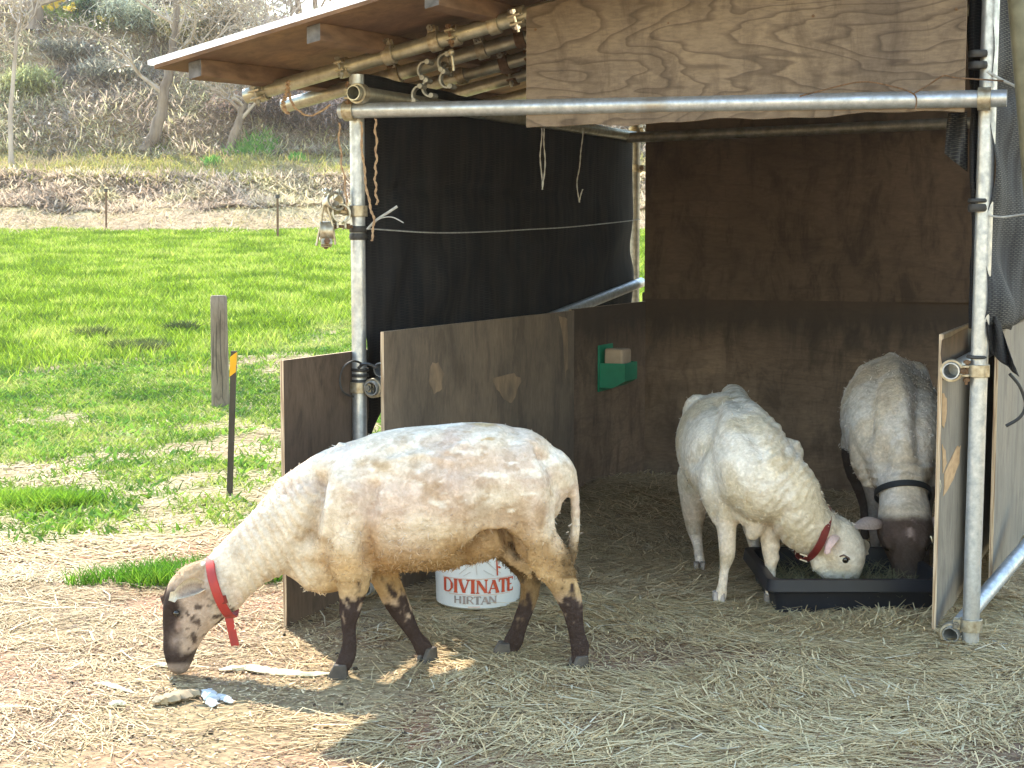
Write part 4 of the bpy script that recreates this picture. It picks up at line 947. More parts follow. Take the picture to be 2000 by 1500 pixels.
# tail
limb(b, [s1(1088, 905, 20, .03), s1(1110, 918, 15, .024), s1(1121, 950, 10, .018), s1(1124, 1000, 9.5, .016), s1(1122, 1045, 11, .016), s1(1118, 1080, 11, .016), s1(1114, 1098, 8, .012)], SD1)
def to_px(co):
    X, Y, Z = co[:, 0], co[:, 1], co[:, 2]-CAMZ; depth = Y*CP-Z*SP; up = Y*SP+Z*CP
    return 1000+FPX*X/depth, 750-FPX*up/depth
def col1(co, no):
    x, y = to_px(co); X, Y, Z = co.T
    n1_ = fbm(X*7, Y*7, Z*9, 71, 4); n2 = fbm(X*26, Y*26, Z*26, 72, 3); n3 = fbm(X*60, Y*60, Z*45, 73, 2); n4 = fbm(X*3.3, Y*3.3, Z*5, 74, 3)
    white = np.array((.66, .58, .49)); pink = np.array((.56, .43, .37)); yel = np.array((.56, .39, .195)); brn = np.array((.30, .19, .095)); dk = np.array((.045, .032, .030)); mott = np.array((.42, .32, .25))
    c = mixc(white, pink, sst(.42, .62, n4)*.7)
    low = sst(1000, 1120, y+(n1_-.5)*130)*sst(560, 660, x)
    c = mixc(c, yel, low*.8); c = mixc(c, brn, sst(.54, .70, n1_+low*.06)*.6*sst(870, 930, y)*sst(560, 640, x)); c = mixc(c, brn, sst(.60, .72, n2)*.35)
    c = mixc(c, yel*.9, sst(.56, .66, fbm(X*11, Y*11, Z*11, 79))*(y < 860)*(x > 900)*.8)
    c = mixc(c, brn, sst(1085, 1125, y)*sst(680, 720, x)*sst(1020, 990, x)*.35)
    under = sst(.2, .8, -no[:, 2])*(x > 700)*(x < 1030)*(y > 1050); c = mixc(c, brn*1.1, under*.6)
    sm = fbm(X*16, Y*16, Z*48, 76, 3); c = mixc(c, np.array((.80, .76, .71)), sst(.56, .66, sm)*(y < 1000)*.7); c = mixc(c, pink*.86, sst(.56, .62, fbm(X*13, Y*13, Z*30, 78, 3))*(y < 1010)*.45)
    gg = lambda pts, w_: np.exp(-(polyd(x, y, pts)/w_)**2)
    c = mixc(c, brn*.9, gg([(690, 1000), (655, 1060), (650, 1120)], 16)*sst(.45, .6, n2)*.5); c = mixc(c, brn, gg([(1060, 1000), (1075, 1060), (1095, 1110)], 22)*sst(.42, .58, n2)*.55); c = mixc(c, np.array((.42, .26, .13)), gg([(728, 1040), (722, 1095), (770, 1110)], 20)*.7*(no[:, 1] < 0)); c = mixc(c, np.array((.45, .33, .20)), gg([(700, 905), (760, 912)], 12)*sst(.4, .6, n2)*.8)
    # legs
    leg_t = sst(1112, 1250, y+(n1_-.5)*60)*(x > 640)*(y > 1090)
    isleg = (x > 640)*sst(1112, 1150, y+(n2-.5)*60)
    m = sst(.40, .53, n3*.45+n2*.40+.15*fbm(X*180, Y*180, Z*60, 75, 2)+ (leg_t-.5)*.46)
    legc = mixc(mixc(c*.82, mott, sst(.25, .6, leg_t)), dk, m); c = mixc(c, legc, isleg)
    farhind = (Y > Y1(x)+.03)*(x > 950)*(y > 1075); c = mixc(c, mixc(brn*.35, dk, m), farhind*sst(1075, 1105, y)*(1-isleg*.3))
    # tail gap shade painted dark, with hind quarter dirt and brown lower tail
    c = mixc(c, brn*.45, sst(1086, 1104, x+(n2-.5)*20)*sst(1030, 1090, y)*(y < 1130)*.85)
    # head
    hd = (x < 470)*(y > 1090)
    fx = x-(318+.0*(y-1160)); cheek = np.array((.44, .35, .30))
    hc_ = mixc(white*.92, cheek, sst(430, 395, x-(y-1150)*.15))
    spot = sst(.55, .66, fbm(X*70, Y*30, Z*70, 81, 3)); hc_ = mixc(hc_, dk*1.3, spot*sst(1150, 1190, y)*.9)
    face = sst(12, -8, x-(349+(y-1180)*.04+(n2-.5)*26))*sst(1135, 1165, y); hc_ = mixc(hc_, dk, face)
    hc_ = mixc(hc_, dk*.6, np.exp(-(polyd(x, y, [(352, 1300), (366, 1284), (384, 1268)])/2.6)**2)*.9); hc_ = mixc(hc_, np.array((.30, .22, .19)), np.exp(-(polyd(x, y, [(349, 1270), (345, 1240), (350, 1215)])/6)**2)*sst(.45, .6, n2)*.9)
    muz = sst(1262, 1285, y+(n2-.5)*20); hc_ = mixc(hc_, dk, muz*.9)
    poll = sst(1170, 1120, y)*(x < 400); hc_ = mixc(hc_, np.array((.42, .30, .19)), poll*.8*(1-face))
    hc_ = mixc(hc_, np.array((.34, .27, .24)), sst(1292, 1300, y)*.7); hc_ = mixc(hc_, dk*.5, np.exp(-((x-327)/5)**2-((y-1288)/7)**2)); hc_ = mixc(hc_, np.array((.38, .30, .27)), np.exp(-((x-340)/9)**2-((y-1252)/15)**2)*.6); hc_ = mixc(hc_, dk*.6, np.exp(-((x-345)/9)**2-((y-1199)/6)**2)*.8)
    c = mixc(c, hc_, hd*sst(470, 452, x+(1190-y)*.35*(y < 1190)))
    return c
def amp1(co):
    x, y = to_px(co); a = np.ones(len(x)); a = a*(1-.8*((x > 640)*(y > 1135))); a = a*(1-.85*((x < 418)*(y > 1125))); return a*(.42+1.0*sst(960, 1070, y)*sst(560, 660, x)+.5*sst(600, 560, x)*sst(0, .6, 1-(y-(1480-.95*x))/60))
def ext1(co, no):
    x, y = to_px(co); near = sst(.1, -.3, no[:, 1]); g = lambda pts, w_: np.exp(-(polyd(x, y, pts)/w_)**2)
    e = -.024*g([(730, 950), (714, 1055), (722, 1098)], 15) - .016*g([(930, 900), (945, 960), (955, 1020)], 30) + .007*g([(650, 930), (690, 960), (700, 1020)], 14)
    for q_ in range(6): e += .0035*g([(770+q_*24, 900), (778+q_*24, 960), (800+q_*24, 1030)], 6)*sst(890, 930, y) - .010*g([(620, 930), (610, 1000), (600, 1060)], 16) - .015*g([(905, 1088), (945, 1058), (985, 1052), (1012, 1080)], 11)
    e += .008*g([(905, 1060), (950, 1035), (1000, 1035)], 14) + .010*g([(655, 960), (675, 1040), (680, 1095)], 24) - .007*g([(640, 905), (662, 980), (650, 1060)], 14)
    e += -.014*g([(1000, 852), (975, 920), (985, 1000)], 22) + .011*g([(1040, 880), (1060, 930), (1050, 1000)], 26) - .010*g([(1085, 940), (1078, 1000), (1090, 1060)], 12)*.8 + .006*g([(1000, 846), (1045, 872), (1085, 905)], 7) - .006*g([(860, 860), (760, 885)], 9) + .006*g([(868, 884), (905, 866), (912, 864)], 5) + .005*g([(760, 900), (820, 888), (880, 900)], 6)
    e += -.006*g([(830, 905), (900, 920), (960, 905)], 16) - .005*g([(740, 930), (800, 950)], 18)
    s_ = (x-440)*.75+(y-1150)*-.45
    e += .0048*np.sin(s_*.42+4*fbm(x*.02, y*.02, seed=77))*sst(450, 480, x)*sst(640, 590, x)*near
    e += -.012*g([(370, 1160), (358, 1200), (352, 1240)], 9)*near*.35 - .004*g([(352, 1292), (372, 1288)], 4)
    return e*np.where(y < 1130, near, .6*near)
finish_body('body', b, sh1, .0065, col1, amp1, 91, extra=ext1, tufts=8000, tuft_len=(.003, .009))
for (px, py, dy, fw) in ((659, 1319, dn, (-1, 0, 0)), (831, 1309, dfr, (-.25, -.3, 0)), (1126, 1306, dh, (-.8, -.5, 0)), (978, 1286, dg_, (-1, 0, 0))):
    p = at(px, py, Y1(px)+dy); p.z = Hs(p.x, p.y)-.004; hoof(sh1, p+Vector((.008, 0, 0)), fw, 'hoof', 1.06)
def ec1(t, co):
    c = mixc((.56, .46, .35), (.72, .60, .42), t); return mixc(c, (.20, .14, .10), sst(.5, .62, fbm(co[:, 0]*30, co[:, 1]*30, co[:, 2]*40, 95))*(t < .6))
ear(sh1, at(398, 1146, Y1(390)-.048), at(329, 1164, Y1(340)-.105), Vector((-.25, -.9, .35)), .054, 'hair', 'rim', cup=.6)
ear(sh1, at(372, 1140, Y1(380)+.045), at(317, 1172, Y1(330)+.09), Vector((0, .6, .8)), .055, 'hair', (.10, .07, .06))
eye(sh1, at(345, 1198, Y1(345)-.047), .0095, None)
# wool tufts on the poll and back
wb = MB()
for (px, py, r) in ((398, 1103, .014), (388, 1108, .013), (407, 1112, .014), (424, 1190-30, .010), (660, 876, .012), (672, 872, .013), (650, 884, .009), (664, 868, .008)):
    wb.ball(at(px, py, Y1(px)-.01), (r, r*1.4, r*.8), 8, 6)
small('wool_tuft', wb, sh1, 'fleece', .004, (.74, .68, .60), 2)
cc = at(432, 1152, Y1(432)); cax = (at(460, 1140, Y1(440))-at(404, 1166, Y1(440)))
cl, cu, cs, ca_ = collar(sh1, at(434, 1146, Y1(432)), at(468, 1133, 4.2)-at(400, 1156, 4.2), .0900, .076, SD1, .026, 'collar_red')
rng_c = at(452, 1222, Y1(432)-.03)
MB().tube([rng_c+Vector((.012*math.cos(a), -.006, .012*math.sin(a))) for a in np.linspace(0, 2*PI, 17)], .0022, 8).build('ring', 'steel', cl)
b = MB(); q0 = at(446, 1208, Y1(432)-.045); q1 = at(458, 1262, Y1(432)-.04); b.box(q0-Vector((.010, 0, 0)), Vector((.022, .006, 0)), Vector((0, .004, 0)), q1-q0); b.build('strap_end', 'collar_red', cl, bevel=.001)
b = MB(); q0 = at(425, 1165, Y1(432)-.074); b.box(q0, Vector((.022, -.004, .004)), Vector((0, .006, 0)), Vector((.006, 0, -.022))); b.build('keeper', 'collar_maroon', cl)

# ---------------- sheep 2: white, facing us, head down in the tray
sh2 = thing('sheep', 'all white shorn sheep with a maroon collar, head down in the black feeding tray', 'sheep', (.78, 5.3, 0))
SX = Vector((1, .12, 0)).normalized()
def s2(px, py, Y, ru, rs=None): return (at(px, py, Y), ru, rs if rs else ru)
b = MB()
limb(b, [s2(1398, 862, 5.78, .11, .10), s2(1402, 856, 5.68, .165, .148), s2(1410, 868, 5.52, .185, .168), s2(1424, 885, 5.35, .185, .172), s2(1442, 900, 5.18, .182, .168), s2(1465, 918, 5.05, .165, .148), s2(1490, 940, 4.97, .142, .125)], SX, 28)
limb(b, [s2(1470, 905, 5.12, .13, .12), s2(1500, 935, 5.0, .135, .115), s2(1535, 965, 4.96, .115, .10), s2(1562, 1010, 4.96, .101, .088), s2(1590, 1036, 4.98, .094, .082), s2(1612, 1045, 5.0, .082, .072)], Vector((.55, .75, 0)).normalized(), 24)
# spine ridge, hips, shoulders
limb(b, [s2(1432, 775, 5.72, .05, .05), s2(1440, 790, 5.55, .05, .05), s2(1448, 800, 5.38, .05, .05), s2(1470, 822, 5.2, .055, .05), s2(1500, 850, 5.08, .05, .05)], SX)
limb(b, [s2(1365, 800, 5.62, .06, .06), s2(1362, 850, 5.58, .07, .06)], SX)
limb(b, [s2(1395, 900, 5.08, .08, .05), s2(1402, 960, 5.06, .085, .06), s2(1412, 1005, 5.05, .05, .045)], SX)
limb(b, [s2(1545, 880, 5.08, .045, .04), s2(1535, 940, 5.04, .07, .06)], SX)
limb(b, [s2(1460, 985, 5.02, .06, .07), s2(1475, 1020, 5.0, .045, .045), s2(1470, 1042, 5.0, .025, .025)], SX)
# head
HS = Vector((.35, .93, 0)).normalized()
limb(b, [s2(1606, 1042, 5.0, .080, .070), s2(1628, 1058, 4.99, .088, .074), s2(1640, 1082, 4.98, .086, .070), s2(1642, 1108, 4.99, .072, .058), s2(1640, 1130, 5.01, .055, .046), s2(1638, 1150, 5.03, .042, .040)], HS, 24)
limb(b, [s2(1658, 1062, 4.99, .030, .04), s2(1668, 1090, 4.99, .024, .035), s2(1662, 1125, 5.01, .020, .03)], HS)
limb(b, [s2(1600, 1098, 4.97, .032, .03), s2(1618, 1118, 4.98, .03, .03)], HS)
limb(b, [s2(1646, 1086, 4.925, .016, .014), s2(1654, 1087, 4.925, .014, .014)], HS)
# legs
limb(b, [s2(1410, 985, 5.06, .055), s2(1418, 1020, 5.04, .036), s2(1420, 1055, 5.02, .030), s2(1420, 1086, 5.01, .027), s2(1415, 1110, 5.0, .0175), s2(1412, 1138, 4.99, .0165), s2(1409, 1158, 4.985, .020), s2(1406, 1172, 4.98, .020)], SX)
limb(b, [s2(1500, 1000, 5.05, .055), s2(1503, 1045, 5.03, .036), s2(1506, 1085, 5.02, .027), s2(1505, 1120, 5.01, .0175), s2(1506, 1150, 5.0, .019), s2(1505, 1168, 4.99, .020)], SX)
limb(b, [s2(1362, 930, 5.62, .075), s2(1358, 985, 5.62, .055), s2(1356, 1025, 5.62, .034), s2(1362, 1060, 5.56, .021), s2(1366, 1088, 5.51, .0185), s2(1368, 1108, 5.48, .021)], SX)
limb(b, [s2(1462, 930, 5.62, .075), s2(1466, 990, 5.64, .055), s2(1468, 1030, 5.64, .034), s2(1472, 1062, 5.58, .021), s2(1474, 1085, 5.53, .0185), s2(1475, 1103, 5.5, .021)], SX)
def col2(co, no):
    X, Y, Z = co.T; x, y = to_px(co); n = fbm(X*8, Y*8, Z*8, 101, 4); n2 = fbm(X*30, Y*30, Z*30, 103, 3)
    white = np.array((.78, .72, .65)); cream = np.array((.68, .58, .43)); pink = np.array((.64, .50, .45)); dirty = np.array((.45, .37, .26))
    c = mixc(white, cream, sst(.46, .66, n)*.8); c = mixc(c, dirty, sst(.60, .72, n2)*.3)
    c = mixc(c, cream*.85, sst(.44, .3, Z)*sst(.15, .25, Z)*.5); c = mixc(c, dirty, (y < 790)*(x > 1420)*sst(.5, .6, n2)*.5)
    c = mixc(c, pink, (Z < .28)*.25*(x < 1530)); c = mixc(c, dirty*.8, sst(.02, .0, np.abs(Z-.145)-.015)*(x < 1450)*.6)
    head = (x > 1600)*(y > 1010); c = mixc(c, pink, head*np.exp(-((x-1625)/16)**2-((y-1062)/18)**2)*.8)
    c = mixc(c, np.array((.40, .36, .36)), head*sst(1112, 1135, y)*.45)
    return c
def amp2(co):
    X, Y, Z = co.T; x, y = to_px(co); a = np.ones(len(X)); a = np.where((Z < .26)*(x < 1530), .12, a); return np.where((x > 1606)*(y > 1040), .22, a)*(.6+.5*sst(850, 980, y))
def ext2(co, no):
    x, y = to_px(co); g = lambda pts, w_: np.exp(-(polyd(x, y, pts)/w_)**2); f = sst(.2, -.2, no[:, 1])
    e = -.022*g([(1400, 790), (1376, 860), (1352, 905)], 13) + .010*g([(1415, 780), (1430, 850), (1440, 920)], 22) - .010*g([(1385, 880), (1388, 960), (1392, 1010)], 12) - .012*g([(1535, 1000), (1500, 1030)], 10) + .008*g([(1470, 800), (1500, 830), (1530, 860)], 12) - .014*g([(1455, 830), (1490, 880), (1500, 930)], 15) + .012*g([(1420, 900), (1425, 960)], 18)
    s_ = (x-1500)*.8+(y-900)*.6; e += .0024*np.sin(s_*.36+9*fbm(x*.03, y*.03, seed=87))*(.3+1.4*fbm(x*.05, y*.05, seed=89))*sst(1480, 1510, x)*sst(1600, 1580, x)
    return e*f
finish_body('body', b, sh2, .0075, col2, amp2, 111, extra=ext2, tufts=3000, iters=6, tuft_len=(.003, .008))
for (px, py, Y) in ((1404, 1190, 4.985), (1505, 1186, 4.99), (1366, 1127, 5.46), (1475, 1122, 5.48)):
    p = at(px, py, Y); p.z = Hs(p.x, p.y)-.004; hoof(sh2, p, (-.1, -1, 0), 'hoof_pale', 1.05)
ear(sh2, at(1634, 1046, 4.93), at(1614, 1076, 4.87), Vector((-.6, -.5, .5)), .045, 'hair', lambda t, co: mixc((.70, .52, .46), (.62, .42, .38), t), cup=-.5)
ear(sh2, at(1672, 1050, 5.05), at(1690, 1078, 5.13), Vector((.5, 0, .8)), .045, 'hair', (.66, .58, .50))
eye(sh2, at(1651, 1093, 4.917), .0125, None)
b = MB(); b.tube([at(1640, 1087, 4.912), at(1648, 1084, 4.905), at(1658, 1090, 4.908), at(1662, 1098, 4.92)], .003, 6); small('eyelid', b, sh2, 'hair', None, (.18, .12, .10))
cl, cu, cs, ca_ = collar(sh2, at(1588, 1040, 4.975), at(1642, 1060, 4.99)-at(1540, 1020, 4.96), .099, .090, Vector((.5, .8, 0)), .026, 'collar_maroon')
b = MB(); q = at(1562, 1083, 4.90); b.box(q, Vector((.024, 0, -.008)), Vector((0, .006, 0)), Vector((.001, 0, .004))); b.box(q+Vector((0, 0, -.018)), Vector((.024, 0, -.008)), Vector((0, .006, 0)), Vector((.001, 0, .004))); b.build('buckle', 'steel', cl)

# ---------------- sheep 3: dark face, behind, partly hidden
sh3 = thing('sheep', 'shorn sheep with a dark brown face and black collar, feeding beside the right wall panel', 'sheep', (1.38, 5.7, 0))
b = MB()
limb(b, [s2(1740, 800, 6.12, .12, .12), s2(1740, 784, 6.02, .175, .165), s2(1738, 800, 5.85, .19, .182), s2(1742, 822, 5.68, .19, .186), s2(1748, 850, 5.52, .182, .176), s2(1754, 880, 5.42, .155, .150), s2(1758, 910, 5.36, .125, .115)], SX, 28)
limb(b, [s2(1755, 880, 5.42, .12, .12), s2(1760, 915, 5.34, .105, .10), s2(1763, 950, 5.28, .090, .085), s2(1765, 985, 5.24, .082, .082)], SX, 24)
limb(b, [s2(1700, 735, 5.95, .05, .06), s2(1690, 780, 5.9, .07, .06)], SX); limb(b, [s2(1785, 730, 5.95, .05, .06), s2(1795, 780, 5.9, .07, .06)], SX)
limb(b, [s2(1742, 705, 6.0, .035, .035), s2(1748, 730, 5.8, .035, .035), s2(1754, 760, 5.6, .04, .035), s2(1758, 800, 5.46, .04, .04)], SX)
limb(b, [s2(1690, 850, 5.5, .06, .06), s2(1693, 905, 5.45, .06, .055), s2(1705, 940, 5.42, .042, .042), s2(1710, 985, 5.42, .030), s2(1710, 1030, 5.42, .026), s2(1710, 1075, 5.41, .018), s2(1709, 1100, 5.4, .02)], SX)
limb(b, [s2(1812, 900, 5.46, .06, .055), s2(1806, 985, 5.43, .030), s2(1806, 1030, 5.42, .026), s2(1806, 1080, 5.41, .018), s2(1806, 1100, 5.4, .02)], SX)
limb(b, [s2(1672, 860, 5.95, .07, .06), s2(1673, 910, 5.97, .05, .05), s2(1682, 950, 5.98, .034), s2(1688, 985, 5.92, .022), s2(1690, 1020, 5.88, .02), s2(1690, 1045, 5.86, .021)], SX)
limb(b, [s2(1800, 880, 5.95, .07, .06), s2(1800, 950, 5.98, .034), s2(1800, 1020, 5.88, .02), s2(1800, 1045, 5.86, .021)], SX)
limb(b, [s2(1732, 1052, 5.10, .018, .018), s2(1738, 1066, 5.085, .018, .016)], SX); limb(b, [s2(1806, 1052, 5.10, .018, .018), s2(1800, 1066, 5.085, .018, .016)], SX)
limb(b, [s2(1766, 985, 5.25, .082, .086), s2(1767, 1015, 5.20, .082, .092), s2(1768, 1045, 5.16, .078, .096), s2(1769, 1072, 5.13, .068, .074), s2(1770, 1105, 5.11, .055, .050), s2(1770, 1135, 5.10, .045, .047), s2(1770, 1155, 5.10, .036, .042)], SX, 24)
def col3(co, no):
    X, Y, Z = co.T; x, y = to_px(co); n = fbm(X*8, Y*8, Z*8, 121, 4); n2 = fbm(X*30, Y*30, Z*30, 123, 3)
    c = mixc((.80, .73, .68), (.74, .62, .49), sst(.45, .62, n)*.8); c = mixc(c, (.44, .35, .27), sst(.58, .70, n2)*.35)
    dk = np.array((.055, .035, .030)); c = mixc(c, dk*1.2, (Z < .40+(n-.5)*.15)*(Y > 5.75)*.95); c = mixc(c, (.22, .19, .18), (Z < .33+(n2-.5)*.1)*(Y > 5.35)*(Y <= 5.75)*.9)
    hd = sst(1000, 1018, y+(n2-.5)*14)*(Y < 5.33); c = mixc(c, mixc(dk*1.5, dk*.8, sst(1040, 1080, y)), hd*.96)
    bz = np.exp(-((x-1778)/7)**2)*sst(1010, 1020, y)*sst(1062, 1050, y)*sst(.42, .5, n2); c = mixc(c, (.42, .32, .30), bz*hd)
    return c
def amp3(co):
    x, y = to_px(co); return np.where((y > 985)*(co[:, 1] < 5.35), .15, np.where(co[:, 2] < .35, .3, 1.))
def ext3(co, no):
    x, y = to_px(co); g = lambda pts, w_: np.exp(-(polyd(x, y, pts)/w_)**2); f = sst(.2, -.2, no[:, 1])
    e = -.022*g([(1716, 715), (1698, 780), (1692, 850)], 13) - .016*g([(1790, 720), (1800, 790)], 13) + .014*g([(1755, 720), (1768, 800), (1772, 880)], 14) - .012*g([(1735, 860), (1722, 930)], 12) - .012*g([(1792, 800), (1800, 900)], 12)
    e += .003*np.sin(y*.35+5*fbm(x*.03, y*.03, seed=88))*sst(880, 900, y)*sst(960, 945, y)
    return e*f
finish_body('body', b, sh3, .008, col3, amp3, 131, extra=ext3, tufts=4500, iters=6, tuft_len=(.003, .008))
for (px, Y) in ((1709, 5.39), (1806, 5.39), (1690, 5.85), (1800, 5.85)):
    p = at(px, 1100, Y); p.z = Hs(p.x, p.y)-.004; hoof(sh3, p, (-.05, -1, 0), 'hoof', 1.05)
ear(sh3, at(1726, 1022, 5.16), at(1662, 1024, 5.10), Vector((0, -.75, .65)), .056, 'hair', lambda t, co: mixc((.20, .13, .11), (.52, .40, .35), sst(0, .35, t)), cup=-.3)
ear(sh3, at(1812, 1022, 5.18), at(1872, 1030, 5.15), Vector((0, -.75, .65)), .056, 'hair', (.40, .30, .26), cup=.3)
eye(sh3, at(1733, 1070, 5.10), .011, None); eye(sh3, at(1806, 1070, 5.10), .011, None)
collar(sh3, at(1764, 966, 5.265), at(1765, 985, 5.24)-at(1762, 945, 5.285), .094, .094, SX, .024, 'collar_black')

# ================================================================== ground litter
def scrap(pts, wd, th, mat, name, label, cat, z0=.008):
    pts = [Vector(p) for p in pts]; n = 26; vs = []; fs = []; seg = 8
    for i in range(n+1):
        t = i/n*(len(pts)-1); k = min(int(t), len(pts)-2); p = pts[k].lerp(pts[k+1], t-k); tg = (pts[k+1]-pts[k]).normalized(); sd = Vector((-tg.y, tg.x, 0))
        e = math.sin(min(1, max(.03, i/n))*PI)**.4 if i < n else .1
        for q in range(seg):
            a = 2*PI*q/seg; w1 = wd*e*(1+1.8*n1(i*.75, q*.9, 3)); vs.append(p+sd*(w1*math.cos(a)+wd*.8*n1(i*.35, 2, 4))+UP*(z0*.5+th*.6*e*(math.sin(a)*(1+2.4*n1(i*.9, q*1.3, 8))+.5)))
    for i in range(n):
        for q in range(seg): a = i*seg+q; c = i*seg+(q+1) % seg; fs.append((a, c, c+seg, a+seg))
    fs += [tuple(range(seg))[::-1], tuple(n*seg+q for q in range(seg))]
    return tag(MB().add(vs, fs).build(name, mat), label, cat)
scrap([gnd(428, 1313), gnd(480, 1308), gnd(540, 1318), gnd(600, 1322), gnd(648, 1318)], .020, .012, 'woolscrap', 'wool_scrap', 'long cream strip of shorn wool on the ground by the front hoof', 'wool scrap')
scrap([gnd(176, 1341), gnd(205, 1340), gnd(232, 1348), gnd(262, 1356)], .010, .008, 'woolscrap', 'wool_scrap', 'short thin white wool strip lying left of the dead wood', 'wool scrap')
scrap([gnd(-20, 1392), gnd(12, 1388), gnd(42, 1380)], .022, .010, 'woolscrap', 'wool_scrap', 'flat white wool scrap at the left edge of the ground', 'wool scrap')
scrap([gnd(300, 1303), gnd(318, 1302), gnd(334, 1306)], .012, .008, 'woolscrap', 'wool_scrap', 'small white wool scrap right under the muzzle of the grazing sheep', 'wool scrap')
scrap([gnd(215, 1382), gnd(230, 1378), gnd(246, 1380)], .013, .011, 'woolscrap', 'wool_scrap', 'small tan lump of wool left of the dead wood piece', 'wool scrap')
scrap([gnd(298, 1376), gnd(330, 1372), gnd(370, 1362), gnd(402, 1356)], .026, .020, 'deadwood', 'dead_wood', 'weathered grey and yellow piece of dead wood on the straw', 'wood piece')
scrap([gnd(402, 1352), gnd(412, 1368), gnd(416, 1384)], .018, .016, 'bluewhite', 'cloth_scrap', 'pale blue-white scrap folded against the end of the dead wood', 'scrap')
scrap([gnd(418, 1362), gnd(436, 1368), gnd(454, 1376)], .014, .010, 'bluewhite', 'cloth_scrap', 'small pale scrap tail right of the folded one', 'scrap')
scrap([gnd(1165, 1216), gnd(1300, 1222), gnd(1400, 1238), gnd(1495, 1242)], .020, .010, 'redboard', 'old_bar', 'reddish brown bar half buried in the straw before the shelter', 'bar', .012)
scrap([at(1836, 938, 4.515), at(1838, 950, 4.515), at(1836, 962, 4.515)], .010, .008, 'woolscrap', 'wool_tuft', 'cream wool tuft caught on the edge of the right panel', 'wool tuft', 0)
scrap([at(1817, 1048, 4.52), at(1820, 1054, 4.52), at(1821, 1060, 4.52)], .008, .007, 'woolscrap', 'wool_tuft', 'small white wool ball sticking to the panel edge by the dark head', 'wool tuft', 0)
scrap([gnd(1310, 1158), gnd(1322, 1160), gnd(1332, 1158)], .012, .010, 'woolscrap', 'wool_scrap', 'tiny white wool scrap on the straw left of the white sheep', 'wool scrap')

# ------------------------------------------------------------------ straw (dense near ground)
def straw_field(name, N, region, dens, Lr, Wr, cols, label, lift=.006, zr_=(-.06, .16), fav=True, curl=.010):
    x0, x1, y0, y1 = region; X = RNG.uniform(x0, x1, N*2); Y = RNG.uniform(y0, y1, N*2)
    k = RNG.random(N*2) < dens(X, Y); X, Y = X[k][:N], Y[k][:N]; n = len(X)
    Z = H(X, Y)+RNG.uniform(0, lift, n)
    fa = (fbm(X*1.7, Y*1.7, seed=141)-.5)*7
    dr = rnd_dirs(n, zr_[0], zr_[1], fa, .5 if fav else 0)
    L = RNG.uniform(*Lr, n)*RNG.uniform(.5, 1, n); W = RNG.uniform(*Wr, n)
    ci = RNG.random(n); cc = np.asarray(cols)[np.minimum((ci*len(cols)).astype(int), len(cols)-1)]*RNG.uniform(.75, 1.15, (n, 1))
    bend = RNG.normal(0, curl, (n, 3)); bend[:, 2] = -np.abs(bend[:, 2])*.5
    return tag(ribbons(name, np.stack([X, Y, Z], 1)-dr*(L*.5)[:, None]*.9+np.array((0, 0, .003)), dr, L, W, cc, 'straw', bend, taper=.8), label, 'straw', kind='stuff')
straw_c = [(.54, .41, .22), (.46, .33, .16), (.62, .50, .30), (.34, .23, .12), (.50, .39, .21), (.24, .155, .08)]  # straw on the sunlit side, tones held darker to even out the light
hay_lift_c = [(.64, .48, .255), (.76, .58, .32), (.45, .32, .165), (.83, .68, .41), (.29, .19, .10), (.60, .50, .28)]  # litter tones lightened in colour to lift the roof's shade
def inside(X, Y): return ((X-FL.x)*F.x+(Y-FL.y)*F.y > -.02)*((X-FL.x)*D.x+(Y-FL.y)*D.y > -.1)
def densA(X, Y):
    d = .10+.85*sst(.40, .60, fbm(X*2.6, Y*3.0, seed=151, oct=4))
    d = d*(1-.55*sst(-.2, -.7, X))
    d = d*(1-sst(5.3, 6.6, Y+X*.2+(fbm(X*2, Y*2, seed=152)-.5))*(X < -.4))
    d = d*(1-.75*sst(1.25, 1.6, X+.2*sst(4.1, 3.6, Y)))
    return np.where(inside(X, Y), 1, d)*(Y < 7.4)
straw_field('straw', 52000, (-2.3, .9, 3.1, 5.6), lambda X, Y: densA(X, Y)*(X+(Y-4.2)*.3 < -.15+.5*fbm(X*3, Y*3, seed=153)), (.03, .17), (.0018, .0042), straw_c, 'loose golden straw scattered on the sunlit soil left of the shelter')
straw_field('hay', 92000, (-.8, 2.3, 3.1, 5.8), lambda X, Y: densA(X, Y)*(X+(Y-4.2)*.3 > -.45+.5*fbm(X*3, Y*3, seed=153)), (.05, .24), (.0018, .0044), hay_lift_c, 'thick hay litter in front of the shelter, lightened to lift its shade', .012, (-.06, .13), curl=.024)
bed_lift_c = [(.70, .52, .29), (.80, .62, .37), (.48, .33, .18), (.85, .70, .45), (.32, .21, .11), (.64, .51, .30)]  # bedding straw lightened and warmed in colour to lift the interior shade
straw_field('bedding_straw', 42000, (-.5, 2.2, 5.0, 7.5), lambda X, Y: inside(X, Y)*1., (.06, .20), (.0028, .0055), bed_lift_c, 'deep straw bedding on the floor inside the shelter, brightened against its shade', .022, (-.1, .25), curl=.016)
straw_field('straw', 2600, (.62, 1.46, 4.52, 4.85), lambda X, Y: X*0+1, (.06, .19), (.0022, .0045), hay_lift_c, 'long hay stalks heaped against the front of the black tray', .022, (-.1, .42), curl=.045)
straw_field('straw', 60000, (-4.6, -.5, 5.3, 13.5), lambda X, Y: (1-green_mask(X, Y)*.7)*(.35+.65*sst(.38, .6, fbm(X*1.8, Y*1.8, seed=155)))*(X > -.37*Y-.2), (.04, .13), (.004, .008), [(.56, .47, .24), (.50, .42, .20), (.46, .34, .18), (.62, .53, .32)], 'dry stems and straw scattered through the sparse grass')
